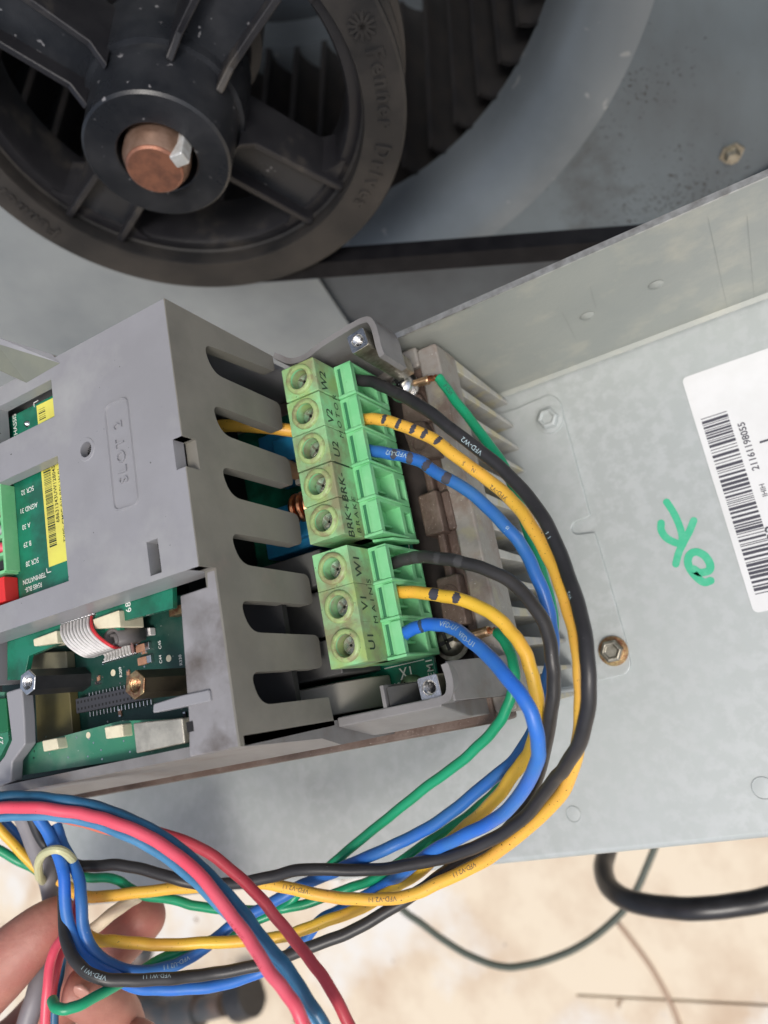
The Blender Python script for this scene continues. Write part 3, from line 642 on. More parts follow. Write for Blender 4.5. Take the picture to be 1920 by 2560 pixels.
# ------------------------------------------------------------------ cover with SLOT 2 face and finger slots
CT = -135.0; XW = -115.3
cv = link('cover_face', MB().plate([
    [(-330, 41), (XW - .3, 41), (XW - .3, 64.6), (-118.3, 64.6), (-118.3, 72.2), (XW - .3, 72.2), (XW - .3, 108.2), (-152, 108.2), (-330, 108.2)],
    rnd([(-179, 92), (-156.6, 92), (-156.6, 102.6), (-179, 102.6)], 0.1)[::-1],
    rnd([(-300, 48), (-156.7, 48), (-156.7, 81.1), (-300, 81.1)], 0.1)[::-1],
    rect(-130, -126.5, 41.8, 50.5)[::-1] if False else [(-130, 50.5), (-126.5, 50.5), (-126.4, 42.4), (-129.9, 42.4)],
    circ(-146.4, 79.3, 2.0, 28, True)], CT - 3.6, CT), m_cover, dr, bevel=.35)
link('hole_lip', MB().lathe([(1.98, .02), (2.05, .18), (2.9, .18), (3.05, 0)], 32, lambda a, b, o: Vector((-146.4 + a, 79.3 + b, CT + o))), m_cover, cv, ang=20)
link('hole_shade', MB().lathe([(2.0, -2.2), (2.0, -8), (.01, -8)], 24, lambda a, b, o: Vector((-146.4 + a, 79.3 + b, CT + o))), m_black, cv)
# raised outline pill and SLOT 2 lettering
pil = rnd([(-138.8, 60.7), (-131.0, 60.3), (-130.8, 88.0), (-138.6, 88.0)], 2.0, 5)
pin = [Vector((-134.8, 74.2)) + (Vector(p) - Vector((-134.8, 74.2))) * 1 for p in pil]
loop = pil + [pil[0]]
pm = MB(); L = stroke(loop, .35); n = len(loop)
pm.add([Vector((p.x, p.y, CT + .45)) for p in stroke(loop, .22)], [(i, i + 1, 2 * n - 2 - i, 2 * n - 1 - i) for i in range(n - 1)])
pm.add([Vector((p.x, p.y, CT + .0)) for p in stroke(loop, .6)] + [Vector((p.x, p.y, CT + .45)) for p in stroke(loop, .22)], [(i, i + 1, 2 * n + i + 1, 2 * n + i) for i in range(n - 1)] + [(n + i, n + i + 1, 3 * n + i + 1, 3 * n + i) for i in range(n - 1)])
link('outline', pm, m_cover, cv, ang=80)
vs, fs = text2d('SLOT 2', 4.1, -.02, 1.32)
tm = MB(); base = [Vector((-134.6 - v.y, 74.6 + v.x, CT)) for v in vs]; top = [p + Vector((0, 0, .5)) for p in base]; tm.add(top, fs); ed = {}
for f in fs:
    for i in range(len(f)):
        kk = tuple(sorted((f[i], f[(i + 1) % len(f)]))); ed[kk] = ed.get(kk, 0) + 1
tm.add(base + top, [(x, y, y + len(vs), x + len(vs)) for (x, y), c in ed.items() if c == 1])
link('lettering', tm, m_cover, cv, ang=20)
# slotted end wall (Y-Z plane), fingers between the slots
def wfr(p, q, o): return Vector((o, p, q))
sl = [92.8, 76.0, 59.6, 42.6, 26.2, 9.4]                     # lower edge of each slot; each is 7.4 wide
o_ = [(1.2, -140.5), (41, -140.5), (41, CT - .04), (64.6, CT - .04), (64.6, CT - 4.6), (72.2, CT - 4.6), (72.2, CT - .04), (108.25, CT - .04), (107.2, -178.3), (102.2, -178.3)]
o_r = [0, 0, 0, 0, 0, 0, 0, 0, 0, 1.4]
for i, y0_ in enumerate(sl):
    o_ += [(y0_ + 7.6, -147.2), (y0_, -149.6), (y0_ - .6 if i < 5 else y0_, -178.0)]; o_r += [3.6, 4.6, 2.2 if i < 5 else .6]
    if i < 5: o_ += [(sl[i + 1] + 7.6, -178.0 if i % 2 else -177.4)]; o_r += [2.0]
o_ += [(2.2, -178.6)]; o_r += [.4]
ew = link('slotted_wall', MB().plate([rnd(o_, o_r, 6)], XW - 3.4, XW, wfr), m_wall, dr, bevel=.4)
# lower side box of the cover beside the recess
rbx = MB(); rbx.plate([[(-126.9, 37.3), (-118.6, 37.4), (-118.2, 40.8), (XW - .3, 40.8), (XW - .3, 1.15), (-130, 1.2), (-128.8, 9.6)]], -146.4, -140.45); link('cover_side', rbx, m_cgr, dr, bevel=.4)
link('cover_rim', MB().prism([(-330, 1.1, -142), (-330, 3.4, -142), (-330, 3.4, -212), (-330, -3.0, -212), (-330, -2.8, -180), (-330, -.4, -172)], (214.7, 0, 0)), m_rim, dr, ang=25)
0 and link('side_skin', MB().prism([(XW - .3, 1.3, -142), (XW - .3, 2.2, -178), (-150, 2.2, -200), (-150, 1.3, -150)], (0, -1.3, 0)), m_cover, dr)
link('cover_top_side', MB().box(-330, XW - 3.5, 106.4, 108.1, -205, CT - 3.7), m_cover, dr)
link('cover_lower_side', MB().plate([[(-330, 41.2), (-119, 41.2), (-119, 42.8), (-330, 42.8)]], -146, CT - 3.7), m_cover, dr)
link('clip_bar', MB().plate([rnd([(-138.6, 12.4), (-121.2, 12.0), (-121.2, 14.6), (-129.8, 14.8), (-138.2, 14.4)], .5)], -143, -139.7), m_cover, dr, bevel=.3)
link('notch', MB().box(-129.6, -127.6, 6.5, 8.8, -141, -140.4), m_void, dr)
# raised flap at the top left of the cover
A_ = onz(150, 908, CT + .05); B_ = onz(66, 957, CT + .05)
Cc = onz(-160, 858, -122); D_ = onz(-160, 790, -122)
C0 = onz(-10, 922, -131.5); D0 = onz(-10, 858, -131.5)
fl = MB(); E_ = onz(130, 886, CT); F0 = onz(-10, 842, -131)
up = Vector((0, 6, 0))
link('flap_face', MB().add([A_, B_, onz(30, 941, CT + .6), C0, D0], [(0, 1, 2, 3, 4)]), M('olive_grey_plastic', (.15, .16, .14), .3, 0, (.19, .20, .16), 60), dr, flat=True); fl.add([A_, D0, D0 + (F0 - D0), E_], [(0, 1, 2, 3)]); fl.add([E_, F0, F0 + Vector((0, 0, -12)), E_ + Vector((0, 0, -12))], [(0, 1, 2, 3)])
fl.add([D0, C0, C0 + Vector((-60, 0, 20)), D0 + Vector((-60, 0, 20))], [(0, 1, 2, 3)]); fl.add([D0, F0, F0 + Vector((-60, 0, 20)), D0 + Vector((-60, 0, 20))], [(0, 1, 2, 3)])
link('flap', fl, m_cover, dr, flat=True)

# ------------------------------------------------------------------ control board under the cover windows
CB = -140.2
cbo = link('control_board', MB().box(-300, -152.5, 46.5, 101.8, CB - 1.6, CB), m_pcb, dr, bevel=.1)
s2 = MB()
def cp(x, y): return onz(x, y, CB)
def flat(mb, pts, dz=.05):
    mb.add([Vector((p[0], p[1], CB + dz)) for p in pts], [tuple(range(len(pts)))])
st = [cp(*p) for p in ((92, 1015), (133, 995), (137, 1040), (96, 1061))]
stk1 = link('yellow_label', MB().plate([[(p.x, p.y) for p in st]], CB, CB + .12), m_yel, cbo)
y0_, y1_ = cp(100, 1165).y, cp(118, 1420).y
xa = cp(103, 1170).x; 
stk2 = link('yellow_label', MB().plate([[(xa, y1_), (-152.6, y1_), (-152.6, y0_), (xa, y0_)]], CB, CB + .12), m_yel, cbo)
bc = MB(); y = y1_ + 5.0; rb = random.Random(5)
while y < y0_ - .3:
    wd = rb.choice((.1, .1, .2, .3, .45)); bc.add([(xa + .9, y, CB + .16), (xa + 3.7, y, CB + .16), (xa + 3.7, y + wd, CB + .16), (xa + .9, y + wd, CB + .16)], [(0, 1, 2, 3)]); y += wd + rb.choice((.12, .18, .28))
link('barcode', bc, m_print, stk2, flat=True)
bc = MB(); p = cp(98, 1055)
for k, wd in enumerate((.3, .15, .12, .35, .12, .12)): bc.add([(p.x + .3, p.y + .2 + k * .62, CB + .16), (p.x + 2.9, p.y + .2 + k * .62, CB + .16), (p.x + 2.9, p.y + .2 + k * .62 + wd, CB + .16), (p.x + .3, p.y + .2 + k * .62 + wd, CB + .16)], [(0, 1, 2, 3)])
link('barcode', bc, m_print, stk1, flat=True)
tp = MB(); c1 = cp(141, 1240); put_text(tp, '6863134 3UW128045'.replace(' ', ''), 1.75, (xa + 4.9, (y0_ + y1_) / 2 + 4.6, CB + .12), (0, 1, 0), (-1, 0, 0), .01, 1.05)
put_text(tp, 'TYPE: CMIC 010 REV W 01', 1.7, (xa + 7.0, (y0_ + y1_) / 2 + 1, CB + .12), (0, 1, 0), (-1, 0, 0), .01, 1.05)
link('printed_number', tp, m_print, stk2, flat=True)
for s_, x, y_ in (('SCR 32', 69, 1226), ('AGND 31', 72, 1270), ('A 30', 66, 1315), ('B 29', 69, 1360), ('SCR 28', 81, 1405)):
    p = cp(x, y_); put_text(s2, s_, 2.0, (p.x, p.y, CB), (-1, 0, 0), (0, -1, 0), .01, 1.0, sx=.85)
p = cp(86, 1446); put_text(s2, 'TERMINATION', 1.9, (p.x, p.y, CB), (-1, 0, 0), (0, -1, 0), .005, .9, sx=.78)
p = cp(84, 1468); put_text(s2, 'RS485 BUS-', 1.9, (p.x, p.y, CB), (-1, 0, 0), (0, -1, 0), .005, .9, sx=.8)
p = cp(38, 1060); put_text(s2, 'CHASSIS', 2.1, (p.x, p.y - .9, CB), (0, 1, 0), (-1, 0, 0), .01, 1.0)
for pts in (((84, 1008), (96, 1001)), ((85, 1009), (86, 1018)), ((117, 1421), (118, 1431)), ((118, 1432), (128, 1429))):
    a, b = cp(*pts[0]), cp(*pts[1]); d = (b - a).normalized(); q = Vector((-d.y, d.x, 0)) * .12
    s2.add([a + q + Vector((0, 0, .05)), b + q + Vector((0, 0, .05)), b - q + Vector((0, 0, .05)), a - q + Vector((0, 0, .05))], [(0, 1, 2, 3)])
islands('printed_text', s2, m_silk, cbo)
p = cp(68, 1060); link('solder_dot', MB().lathe([(.01, .9), (.6, .6), (1.0, 0)], 18, lambda a, b, o: Vector((p.x + a, p.y + b, CB + o))), m_tin, cbo)
m_clip = M('olive_clip', (.22, .24, .13), .5, .3, (.14, .15, .09), 200)
p = cp(-14, 1072); sp_ = link('ground_clip', MB().plate([rnd([(p.x - 5, p.y - 4.4), (p.x + 3.6, p.y - 4.0), (p.x + 3.6, p.y + 4.0), (p.x - 5, p.y + 4.4)], 1.8)], CB, CB + 2.2), m_clip, dr, bevel=.5)
for x, y_ in ((20, 1057), (22, 1098)):
    p = cp(x, y_); link('clip_leg', MB().tube([(p.x - 3, p.y, CB + 1.2), (p.x - .6, p.y, CB + 1.2), (p.x + .3, p.y - .1, CB + .2)], .42, 8), m_tin, sp_)
# green plug terminals on the left
gp = cp(40, 1214); gq = cp(48, 1430)
GX = gp.x - .6
con = link('signal_terminal', MB().box(GX - 13, GX - 5.5, gq.y, gp.y, CB, CB + 3.4), m_green, dr, bevel=.2)
link('signal_terminal_wall', MB().box(GX - .9, GX, gq.y, gp.y, CB, CB + 4.4), m_green, con, bevel=.15)
ny = 5; pt = (gp.y - gq.y) / ny
for k in range(ny + 1):
    yy = gq.y + k * pt; link('divider', MB().box(GX - 6, GX - .85, yy - .45, yy + .45, CB, CB + 4.3), m_green, con, bevel=.12)
mm = [m_void, w_pnk, M('grey_insulation_pale', (.34, .36, .35), .5), M('brown_insulation_small', (.22, .10, .07), .5), m_void]
for k in range(ny):
    yy = gq.y + (k + .5) * pt
    if mm[k] is m_void:
        link('wire_hole', MB().box(GX - 5.2, GX - 2.6, yy - 1.2, yy + 1.2, CB + .1, CB + 3.2), m_black, con, bevel=.2)
    else:
        ww = link('signal_wire', MB().tube([(GX - 30, yy + 2.5, CB + 9), (GX - 9, yy + .6, CB + 5.2), (GX - 4.2, yy, CB + 3.6), (GX - 1.6, yy - .2, CB + 1.8)], 1.5, 14), mm[k])
        tag(ww, {1: 'short pink red wire end in the green plug by B 29', 2: 'short pale grey wire end in the green plug by A 30', 3: 'short brown wire end in the green plug by AGND 31'}[k], 'wire')
r0 = cp(0, 1440); r1 = cp(52, 1500)
link('red_switch', MB().box(r1.x - 16, r1.x - .4, cp(52, 1503).y, cp(52, 1440).y, CB, CB + 4.4), m_redp, dr, bevel=.35)
wt = MB(); p = cp(2, 1490); put_text(wt, 'L', 2.6, (r1.x - 8.6, cp(52, 1498).y + 1.2, CB + 4.4), (0, 1, 0), (-1, 0, 0), .02); link('switch_mark', wt, m_silk, dr, flat=True)

# ------------------------------------------------------------------ recess with the lower boards
RB = -146.5; RD = -157.0
def rp_(x, y, z): p = onz(x, y, z); return (p.x, p.y)
up_ = [rp_(x, y, RB) for x, y in ((18, 1700), (18, 1560), (430, 1420), (432, 1520), (300, 1555), (300, 1575), (170, 1600), (72, 1640), (60, 1700))]
ub = link('upper_board', MB().plate([up_], RB - 1.6, RB), m_pcb, dr, bevel=.1)
lo = [rp_(x, y, RB) for x, y in ((45, 1850), (80, 1860), (186, 1832), (300, 1802), (476, 1796), (476, 1880), (345, 1895), (46, 1940))]
lb = link('lower_board', MB().plate([lo], RB - 1.6, RB), m_pcbl, dr, bevel=.1)
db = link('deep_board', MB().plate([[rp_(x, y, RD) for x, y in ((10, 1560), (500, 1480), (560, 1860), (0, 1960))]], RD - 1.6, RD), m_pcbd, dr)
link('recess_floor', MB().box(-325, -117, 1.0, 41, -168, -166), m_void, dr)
link('recess_wall', MB().plate([[rp_(x, y, -150) for x, y in ((-40, 1560), (24, 1560), (30, 1712), (-40, 1712))]], -160, -141), m_cover, dr, bevel=.3)
# silkscreen on boards
s3 = MB()
for s_, x, y_, z, sz in (('685', 321, 1511, RB, 2.6), ('S', 299, 1496, RB, 2.2)):
    p = onz(x, y_, z); put_text(s3, s_, sz, (p.x, p.y, z), (0, 1, 0), (-1, 0, 0), .02, 1.1)
for s_, x, y_, sz in (('R209', 302, 1680, 1.7), ('C45', 400, 1612, 1.7), ('C44', 402, 1648, 1.7), ('R330', 452, 1650, 1.7), ('Z', 357, 1597, 1.9)):
    p = onz(x, y_, RD); put_text(s3, s_, sz * .78, (p.x, p.y, RD), (0, 1, 0), (-1, 0, 0), .01, 1.0)
p = onz(8, 1850, RB); put_text(s3, '27', 2.6, (p.x, p.y, RB + .6), (0, 1, 0), (-1, 0, 0), .01)
islands('printed_text', s3, m_silk, dr)
# solder rows, ribbon
def line_pts(a, b, z, n): A = onz(*a, z); B = onz(*b, z); return [A.lerp(B, i / (n - 1)) for i in range(n)]
r1_ = line_pts((158, 1559), (236, 1535), RB, 10); r2_ = line_pts((262, 1655), (342, 1632), RD, 10)
for i, p in enumerate(r1_): link('solder_joint', MB().lathe([(.01, .9), (.45, .55), (.62, 0)], 12, lambda a, b, o: Vector((p.x + a, p.y + b, RB + o))), m_tin, ub)
for i, p in enumerate(r2_): link('solder_joint', MB().lathe([(.01, .9), (.45, .55), (.62, 0)], 12, lambda a, b, o: Vector((p.x + a, p.y + b, RD + o))), m_tin, db)
rib = root('ribbon_cable', 'flat white ribbon cable with one red edge joining two green boards', 'ribbon cable', (-150, 30, -150))
La = [onz(150, 1566, RB + .6), onz(152, 1590, RB + 2.6), onz(168, 1615, RB + 3.0), onz(205, 1640, RB + 1.5), onz(232, 1642, -150)]
Ra = [onz(233, 1541, RB + .6), onz(234, 1566, RB + 2.6), onz(250, 1590, RB + 3.0), onz(285, 1615, RB + 1.5), onz(304, 1616, -150)]
tl = [onz(262, 1642, -152.5), onz(259, 1650, -156.6)]; trr = [onz(330, 1600, -150.5), onz(338, 1630, -156.6)]
NR = 10
for k in range(NR):
    t = (k + .5) / NR; P = [a.lerp(b, t) for a, b in zip(La, Ra)]
    mb = MB().tube(smooth(P, 5), .41, 8); link('strand', mb, m_red if k == NR - 1 else m_rib, rib)
    P2 = [La[-1].lerp(Ra[-1], t) + Vector((3.5, 1.5, 1.0)), tl[0].lerp(trr[0], t), tl[1].lerp(trr[1], t)]
    link('strand', MB().tube(smooth(P2, 4), .41, 8), m_rib if k < NR - 1 else M('ribbon_grey_red', (.35, .2, .19), .5), rib)
cl = onz(290, 1600, -148)
spp = [cl + Vector((math.cos(t) * (3.2 - t * .22), math.sin(t) * (3.2 - t * .22), 0)) for t in [i * .35 - .6 for i in range(26)]]
curl = MB(); w2 = Vector((1.6, .9, -6)); n = len(spp)
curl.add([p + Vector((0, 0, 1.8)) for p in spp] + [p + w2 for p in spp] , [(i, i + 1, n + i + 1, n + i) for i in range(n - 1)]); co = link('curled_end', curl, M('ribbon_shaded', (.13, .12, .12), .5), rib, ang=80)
sm = co.modifiers.new('solid', 'SOLIDIFY'); sm.thickness = .0008
# nylon blocks, can, small parts
def blk(name, pix, z0, z1, mt, par=dr, bv=.35): return link(name, MB().plate([[rp_(x, y, z1) for x, y in pix]], z0, z1), mt, par, bevel=bv)
blk('board_spacer', ((231, 1548), (296, 1525), (300, 1568), (236, 1573)), -153, RB + 1.8, m_cream)
blk('board_spacer', ((82, 1598), (140, 1576), (143, 1608), (84, 1616)), -153, RB + 1.8, m_cream)
blk('board_spacer', ((104, 1852), (140, 1845), (146, 1872), (108, 1880)), RB - 1, RB + 3, m_cream)
blk('board_spacer', ((260, 1818), (305, 1810), (308, 1842), (264, 1848)), RB - 1, RB + 3, m_cream)
blk('metal_can', ((332, 1808), (455, 1795), (462, 1858), (340, 1884)), RB - 2, RB + 3.2, m_foil)
blk('metal_can_base', ((350, 1876), (420, 1866), (430, 1872), (354, 1890)), RB - 5, RB - 1, m_cream)
blk('jumper', ((342, 1575), (374, 1568), (376, 1588), (344, 1592)), RD, RD + 2.2, m_rib)
for x, y_ in ((355, 1618), (360, 1650)):
    p = onz(x + 10, y_, RD); c_ = link('capacitor', MB().box(p.x - 2.6, p.x + .6, p.y - 1.0, p.y + 1.0, RD, RD + 1.2), m_chip, db, bevel=.15)
    link('capacitor_end', MB().box(p.x + .62, p.x + 2.2, p.y - 1.0, p.y + 1.0, RD, RD + 1.2), m_tin, db, bevel=.15)
for x, y_ in ((422, 1646), (283, 1682)):
    p = onz(x, y_, RD); link('via_hole', MB().lathe([(.01, .05), (.9, .05)], 16, lambda a, b, o: Vector((p.x + a, p.y + b, RD + o))), m_cream, db, flat=True)
p = onz(221, 1838, RB); link('via_hole', MB().lathe([(.01, .05), (.8, .05)], 16, lambda a, b, o: Vector((p.x + a, p.y + b, RB + o))), m_cream, lb, flat=True)
blk('olive_relay', ((86, 1720), (172, 1712), (182, 1838), (92, 1858)), RD, RD + 3.0, M('olive_relay_case', (.13, .11, .04), .45, 0, (.09, .08, .035), 90))
blk('olive_relay_top', ((75, 1632), (165, 1628), (168, 1670), (78, 1678)), RD, RD + 3.0, M('dusty_relay_case', (.24, .23, .16), .5, 0, (.17, .16, .11), 90))
# pin header
ha = onz(191, 1784, RD + 2.2); hb = onz(470, 1727, RD + 2.2); hd = (hb - ha); hd.z = 0; hd.normalize(); hn = Vector((-hd.y, hd.x, 0)); HL = 28.5
hfr = lambda u, v, o: Vector((ha.x, ha.y, RD)) + hd * u + hn * v + Vector((0, 0, o))
link('pin_header', MB().box(0, HL, 0, 3.9, 0, 2.2, hfr), M('header_plastic', (.05, .052, .062), .5), db, bevel=.1)
for k in range(21):
    for vv in (1.05, 2.85): link('socket', MB().box(.9 + k * 1.33 - .27, .9 + k * 1.33 + .27, vv - .33, vv + .33, 2.18, 2.215, hfr), m_void, db, flat=True)
for k in range(18):
    u = 3.6 + k * 1.33
    link('pin', MB().box(u - .17, u + .17, -1.5, -.1, 0, .9, hfr), m_tin, db, bevel=.1)
    if k < 13: link('pin', MB().box(u - .15, u + .15, 4.0, 5.0, 0, .7, hfr), m_tin, db, bevel=.1)
link('gold_edge', MB().box(-142, -128.5, 36.0, 38.2, -155.5, -152.5), m_rustring, dr)
kr = random.Random(11)
for k in range(34):
    x = kr.uniform(200, 465); y_ = kr.uniform(1600, 1790)
    p = onz(x, y_, RD)
    if abs((y_ - (1760 - (x - 186) * .22))) < 34: continue
    if x < 330 and y_ < 1665 or (x > 380 and x < 430 and 1600 < y_ < 1670): continue
    a_ = kr.random() < .5; l_, w_ = (.95, .5) if a_ else (.5, .95)
    rz = link('resistor', MB().box(p.x - l_, p.x + l_, p.y - w_, p.y + w_, RD, RD + .5), m_black if k % 3 else m_chip, db, bevel=.08)
    for s_ in (-1, 1):
        e0 = (p.x + s_ * l_ * .8, p.y) if a_ else (p.x, p.y + s_ * w_ * .8)
        link('solder_end', MB().box(e0[0] - .22 - .15 * (not a_), e0[0] + .22 + .15 * (not a_), e0[1] - .22 - .15 * a_, e0[1] + .22 + .15 * a_, RD, RD + .56), m_tin, rz)
for k in range(26):
    p = onz(kr.uniform(200, 470), kr.uniform(1590, 1850), RD); link('via', MB().lathe([(.01, .03), (.28, .03)], 10, lambda a, b, o: Vector((p.x + a, p.y + b, RD + o))), m_tin, db, flat=True)
for k in range(16):
    p = onz(kr.uniform(80, 330), kr.uniform(1840, 1900), RB); link('via', MB().lathe([(.01, .03), (.25, .03)], 10, lambda a, b, o: Vector((p.x + a, p.y + b, RB + o))), m_tin, lb, flat=True)
# hex standoffs lying proud of the boards
def standoff(x, y, r, z1, z0, mt, ring):
    c = onz(x, y, z1); fr = lambda a, b, o: Vector((c.x + a * math.cos(.3) - b * math.sin(.3), c.y + a * math.sin(.3) + b * math.cos(.3), o))
    s_ = link('hex_standoff', MB().lathe([(r, z0), (r, z1 - .3)], 6, fr), mt, dr, ang=20)
    link('nut_face', MB().plate([[(r * math.cos(k * math.pi / 3), r * math.sin(k * math.pi / 3)) for k in range(6)], circ(0, 0, r * .52, 24, True)], z1 - .8, z1, fr), ring, s_, bevel=.3)
    pr_ = []
    for k in range(7): pr_ += [(r * .54, z1 - .3 - k * .5), (r * .42, z1 - .55 - k * .5)]
    link('thread', MB().lathe(pr_ + [(.01, z1 - 4)], 24, fr), ring, s_, ang=15)
standoff(68, 1706, 3.3, -139.0, RD, m_black, m_nickel)
standoff(337, 1712, 3.4, -139.0, RD, M('brass_post_dark', (.09, .075, .05), .4, .4, (.05, .04, .03), 120), m_rustring)
# dark slanting side wall at the lower left of the recess
cz = -141.0
bar = [rp_(x, y, cz) for x, y in ((14, 1730), (54, 1718), (60, 1800), (62, 1862), (30, 1905), (27, 1955), (-30, 1975), (-30, 1940), (10, 1890), (28, 1850))]
link('cover_bar', MB().plate([bar], -144.6, cz), m_cover, dr, bevel=.5)
pl = [rp_(x, y, RB) for x, y in ((-60, 1730), (15, 1730), (26, 1850), (0, 1900), (-60, 1920))]
link('side_board', MB().plate([pl], RB - 1.6, RB + .5), m_pcbl, dr)
m_gr2 = M('deep_green_part', (.01, .13, .05), .3); blk('green_socket', ((-40, 1748), (14, 1745), (20, 1828), (-40, 1840)), RB, RB + 2.5, m_gr2)
# ------------------------------------------------------------------ wires
def wire_path(pts, per=8): return smooth([at(*p) for p in pts], per)
def arc(path):
    L = [0]
    for a, b in zip(path, path[1:]): L.append(L[-1] + (b - a).length)
    return L
def on_path(path, L, fr, s):
    s = max(0, min(L[-1] - 1e-6, s)); i = 0
    lo_, hi_ = 0, len(L) - 1
    while hi_ - lo_ > 1:
        m = (lo_ + hi_) // 2
        if L[m] <= s: lo_ = m
        else: hi_ = m
    t = (s - L[lo_]) / max(1e-9, L[lo_ + 1] - L[lo_]); return path[lo_].lerp(path[lo_ + 1], t), fr[lo_][0].lerp(fr[lo_ + 1][0], t).normalized()
def near_s(path, L, x, y):
    best = 0; bd = 1e9
    for p, s in zip(path, L):
        c = RW @ p; d = (c.x / c.z * FPX + 960 - x) ** 2 + (c.y / c.z * FPX + 1280 - y) ** 2
        if d < bd: bd = d; best = s
    return best
def surf(path, L, fr, s, ang, r):
    p, t = on_path(path, L, fr, s); v = -p; v = (v - t * v.dot(t)).normalized(); u = t.cross(v)
    return p + (v * math.cos(ang) + u * math.sin(ang)) * r
def wire(name, pts, r, mt, label, prints=(), bands=(), pm=None, bm=None, group=None, cat='wire', per=8, twist=True):
    group = group or {'power_wire': 'coloured power wires from the screw terminals', 'control_wire': 'thin coloured control wires at lower left', 'earth_wire': 'green earth wires with crimped lugs'}.get(name)
    path = wire_path(pts, per)
    kr = random.Random(len(pts) * 31 + int(pts[1][0])); ph = [kr.random() * 6.28 for _ in range(6)]
    path = [p + Vector((math.sin(i * .31 + ph[0]) + .6 * math.sin(i * .73 + ph[1]), math.sin(i * .27 + ph[2]) + .6 * math.sin(i * .81 + ph[3]), math.sin(i * .35 + ph[4]))) * .10 for i, p in enumerate(path)]
    o = tag(link(name, MB().tube(path, r, 20), mt, ang=60), label, cat, group)
    L = arc(path); fr = frames(path)
    for txt, x, y, size, flip, ang in prints:
        s0 = near_s(path, L, x, y); vs, fs = text2d(txt, size * .88, .0, 1.05); vs, fs = finer(vs, fs); mb = MB()
        mb.add([surf(path, L, fr, s0 + (v.x if flip > 0 else -v.x), ang + (v.y if flip > 0 else -v.y) / r * -1, r + .045) for v in vs], fs)
        link('printed_mark', mb, pm or m_ltgl, o, flat=True)
    for x, y, wd, a0, a1 in bands:
        s0 = near_s(path, L, x, y); mb = MB(); na = 12; vs = []
        rb = random.Random(int(x * 7 + y)); w0 = [(rb.random() - .5) * .5 for _ in range(na + 1)]; w1 = [(rb.random() - .5) * .5 for _ in range(na + 1)]
        for k in range(na + 1):
            t = k / na; an = a0 + (a1 - a0) * t; e = math.sin(math.pi * min(1, max(0, .08 + t * .84))) ** .5; c = .5 * math.sin(t * 3) - .3
            for q in range(4): vs.append(surf(path, L, fr, s0 + c + (w0[k] if q == 0 else w1[k] if q == 3 else 0) + wd * e * (q / 3 - .5), an, r + .035))
        mb.add(vs, [(k * 4 + q, k * 4 + q + 1, (k + 1) * 4 + q + 1, (k + 1) * 4 + q) for k in range(na) for q in range(3)])
        link('marker_stroke', mb, bm or m_bar, o)
    return o
R_ = 1.68
# motor wires
wire('power_wire', [(845, 936, 236), (883, 948, 230), (925, 953, 226), (965, 970, 222), (1005, 989, 218), (1068, 1026, 212), (1133, 1076, 207), (1203, 1130, 203), (1264, 1180, 199), (1329, 1252, 193), (1376, 1329, 187), (1415, 1420, 182), (1446, 1516, 176), (1464, 1603, 171), (1472, 1681, 169), (1470, 1760, 170), (1452, 1850, 175), (1410, 1920, 184), (1382, 1955, 190), (1327, 2026, 200), (1258, 2082, 207), (1190, 2118, 212), (1121, 2141, 216), (1052, 2156, 219), (960, 2173, 222), (869, 2174, 224), (760, 2174, 226), (680, 2192, 229), (595, 2206, 231), (504, 2211, 233), (435, 2196, 234), (366, 2175, 236), (298, 2163, 238), (229, 2166, 240), (190, 2161, 240), (150, 2145, 240), (110, 2105, 240), (80, 2040, 238)],
     R_, w_blk, 'black wire from the top terminal W2, outermost of the right-hand arc', [('VFD-W2', 1190, 1118, 2.1, -1, .15), ('I  I', 1372, 1340, 1.6, -1, .5), ('W2', 1425, 1500, 1.5, -1, .8)],
     [(958, 966, 2.0, -1.2, 1.2), (1003, 988, 1.6, -1.3, .6), (1046, 1010, 1.8, -1.3, .9), (1085, 1040, 1.8, -1.3, .9), (1135, 1078, 1.8, -1.2, .8)], bm=M('worn_mark', (.02, .02, .022), .5))
wire('power_wire', [(870, 1048, 232), (900, 1048, 228), (938, 1048, 225), (978, 1055, 222), (1028, 1073, 218), (1087, 1100, 214), (1133, 1136, 210), (1177, 1168, 207), (1229, 1206, 204), (1285, 1258, 199), (1329, 1315, 194), (1368, 1385, 189), (1399, 1455, 184), (1420, 1516, 180), (1438, 1585, 176), (1450, 1660, 173), (1454, 1740, 173), (1450, 1830, 176), (1436, 1905, 184), (1402, 1985, 194), (1327, 2064, 204), (1258, 2118, 210), (1190, 2163, 215), (1098, 2208, 219), (1029, 2236, 221), (961, 2248, 223), (892, 2248, 225), (823, 2241, 227), (732, 2222, 229), (663, 2210, 231), (590, 2206, 235), (504, 2217, 237), (412, 2224, 239), (321, 2233, 240), (252, 2242, 241), (200, 2238, 243), (150, 2200, 246)],
     R_, w_org, 'yellow wire from terminal V2 with five black dashes, sweeping under the outer black wire', [('VFD-V2', 1262, 1222, 2.1, -1, .55), ('VFD-V2 I I', 960, 2248, 2.1, 1, .0), ('VFD-V2 I I', 745, 2222, 1.9, 1, .1), ('VFD-V2 I I', 1170, 2176, 2.0, 1, .2), ('S', 1164, 1160, 1.8, -1, .2), ('N', 1190, 1176, 1.6, -1, .1)],
     [(966, 1051, 1.5, -1.25, .7), (999, 1061, 1.5, -1.3, .8), (1034, 1075, 1.5, -1.3, .8), (1066, 1092, 1.6, -1.2, .8), (1098, 1112, 1.6, -1.2, .7)], pm=m_bar)
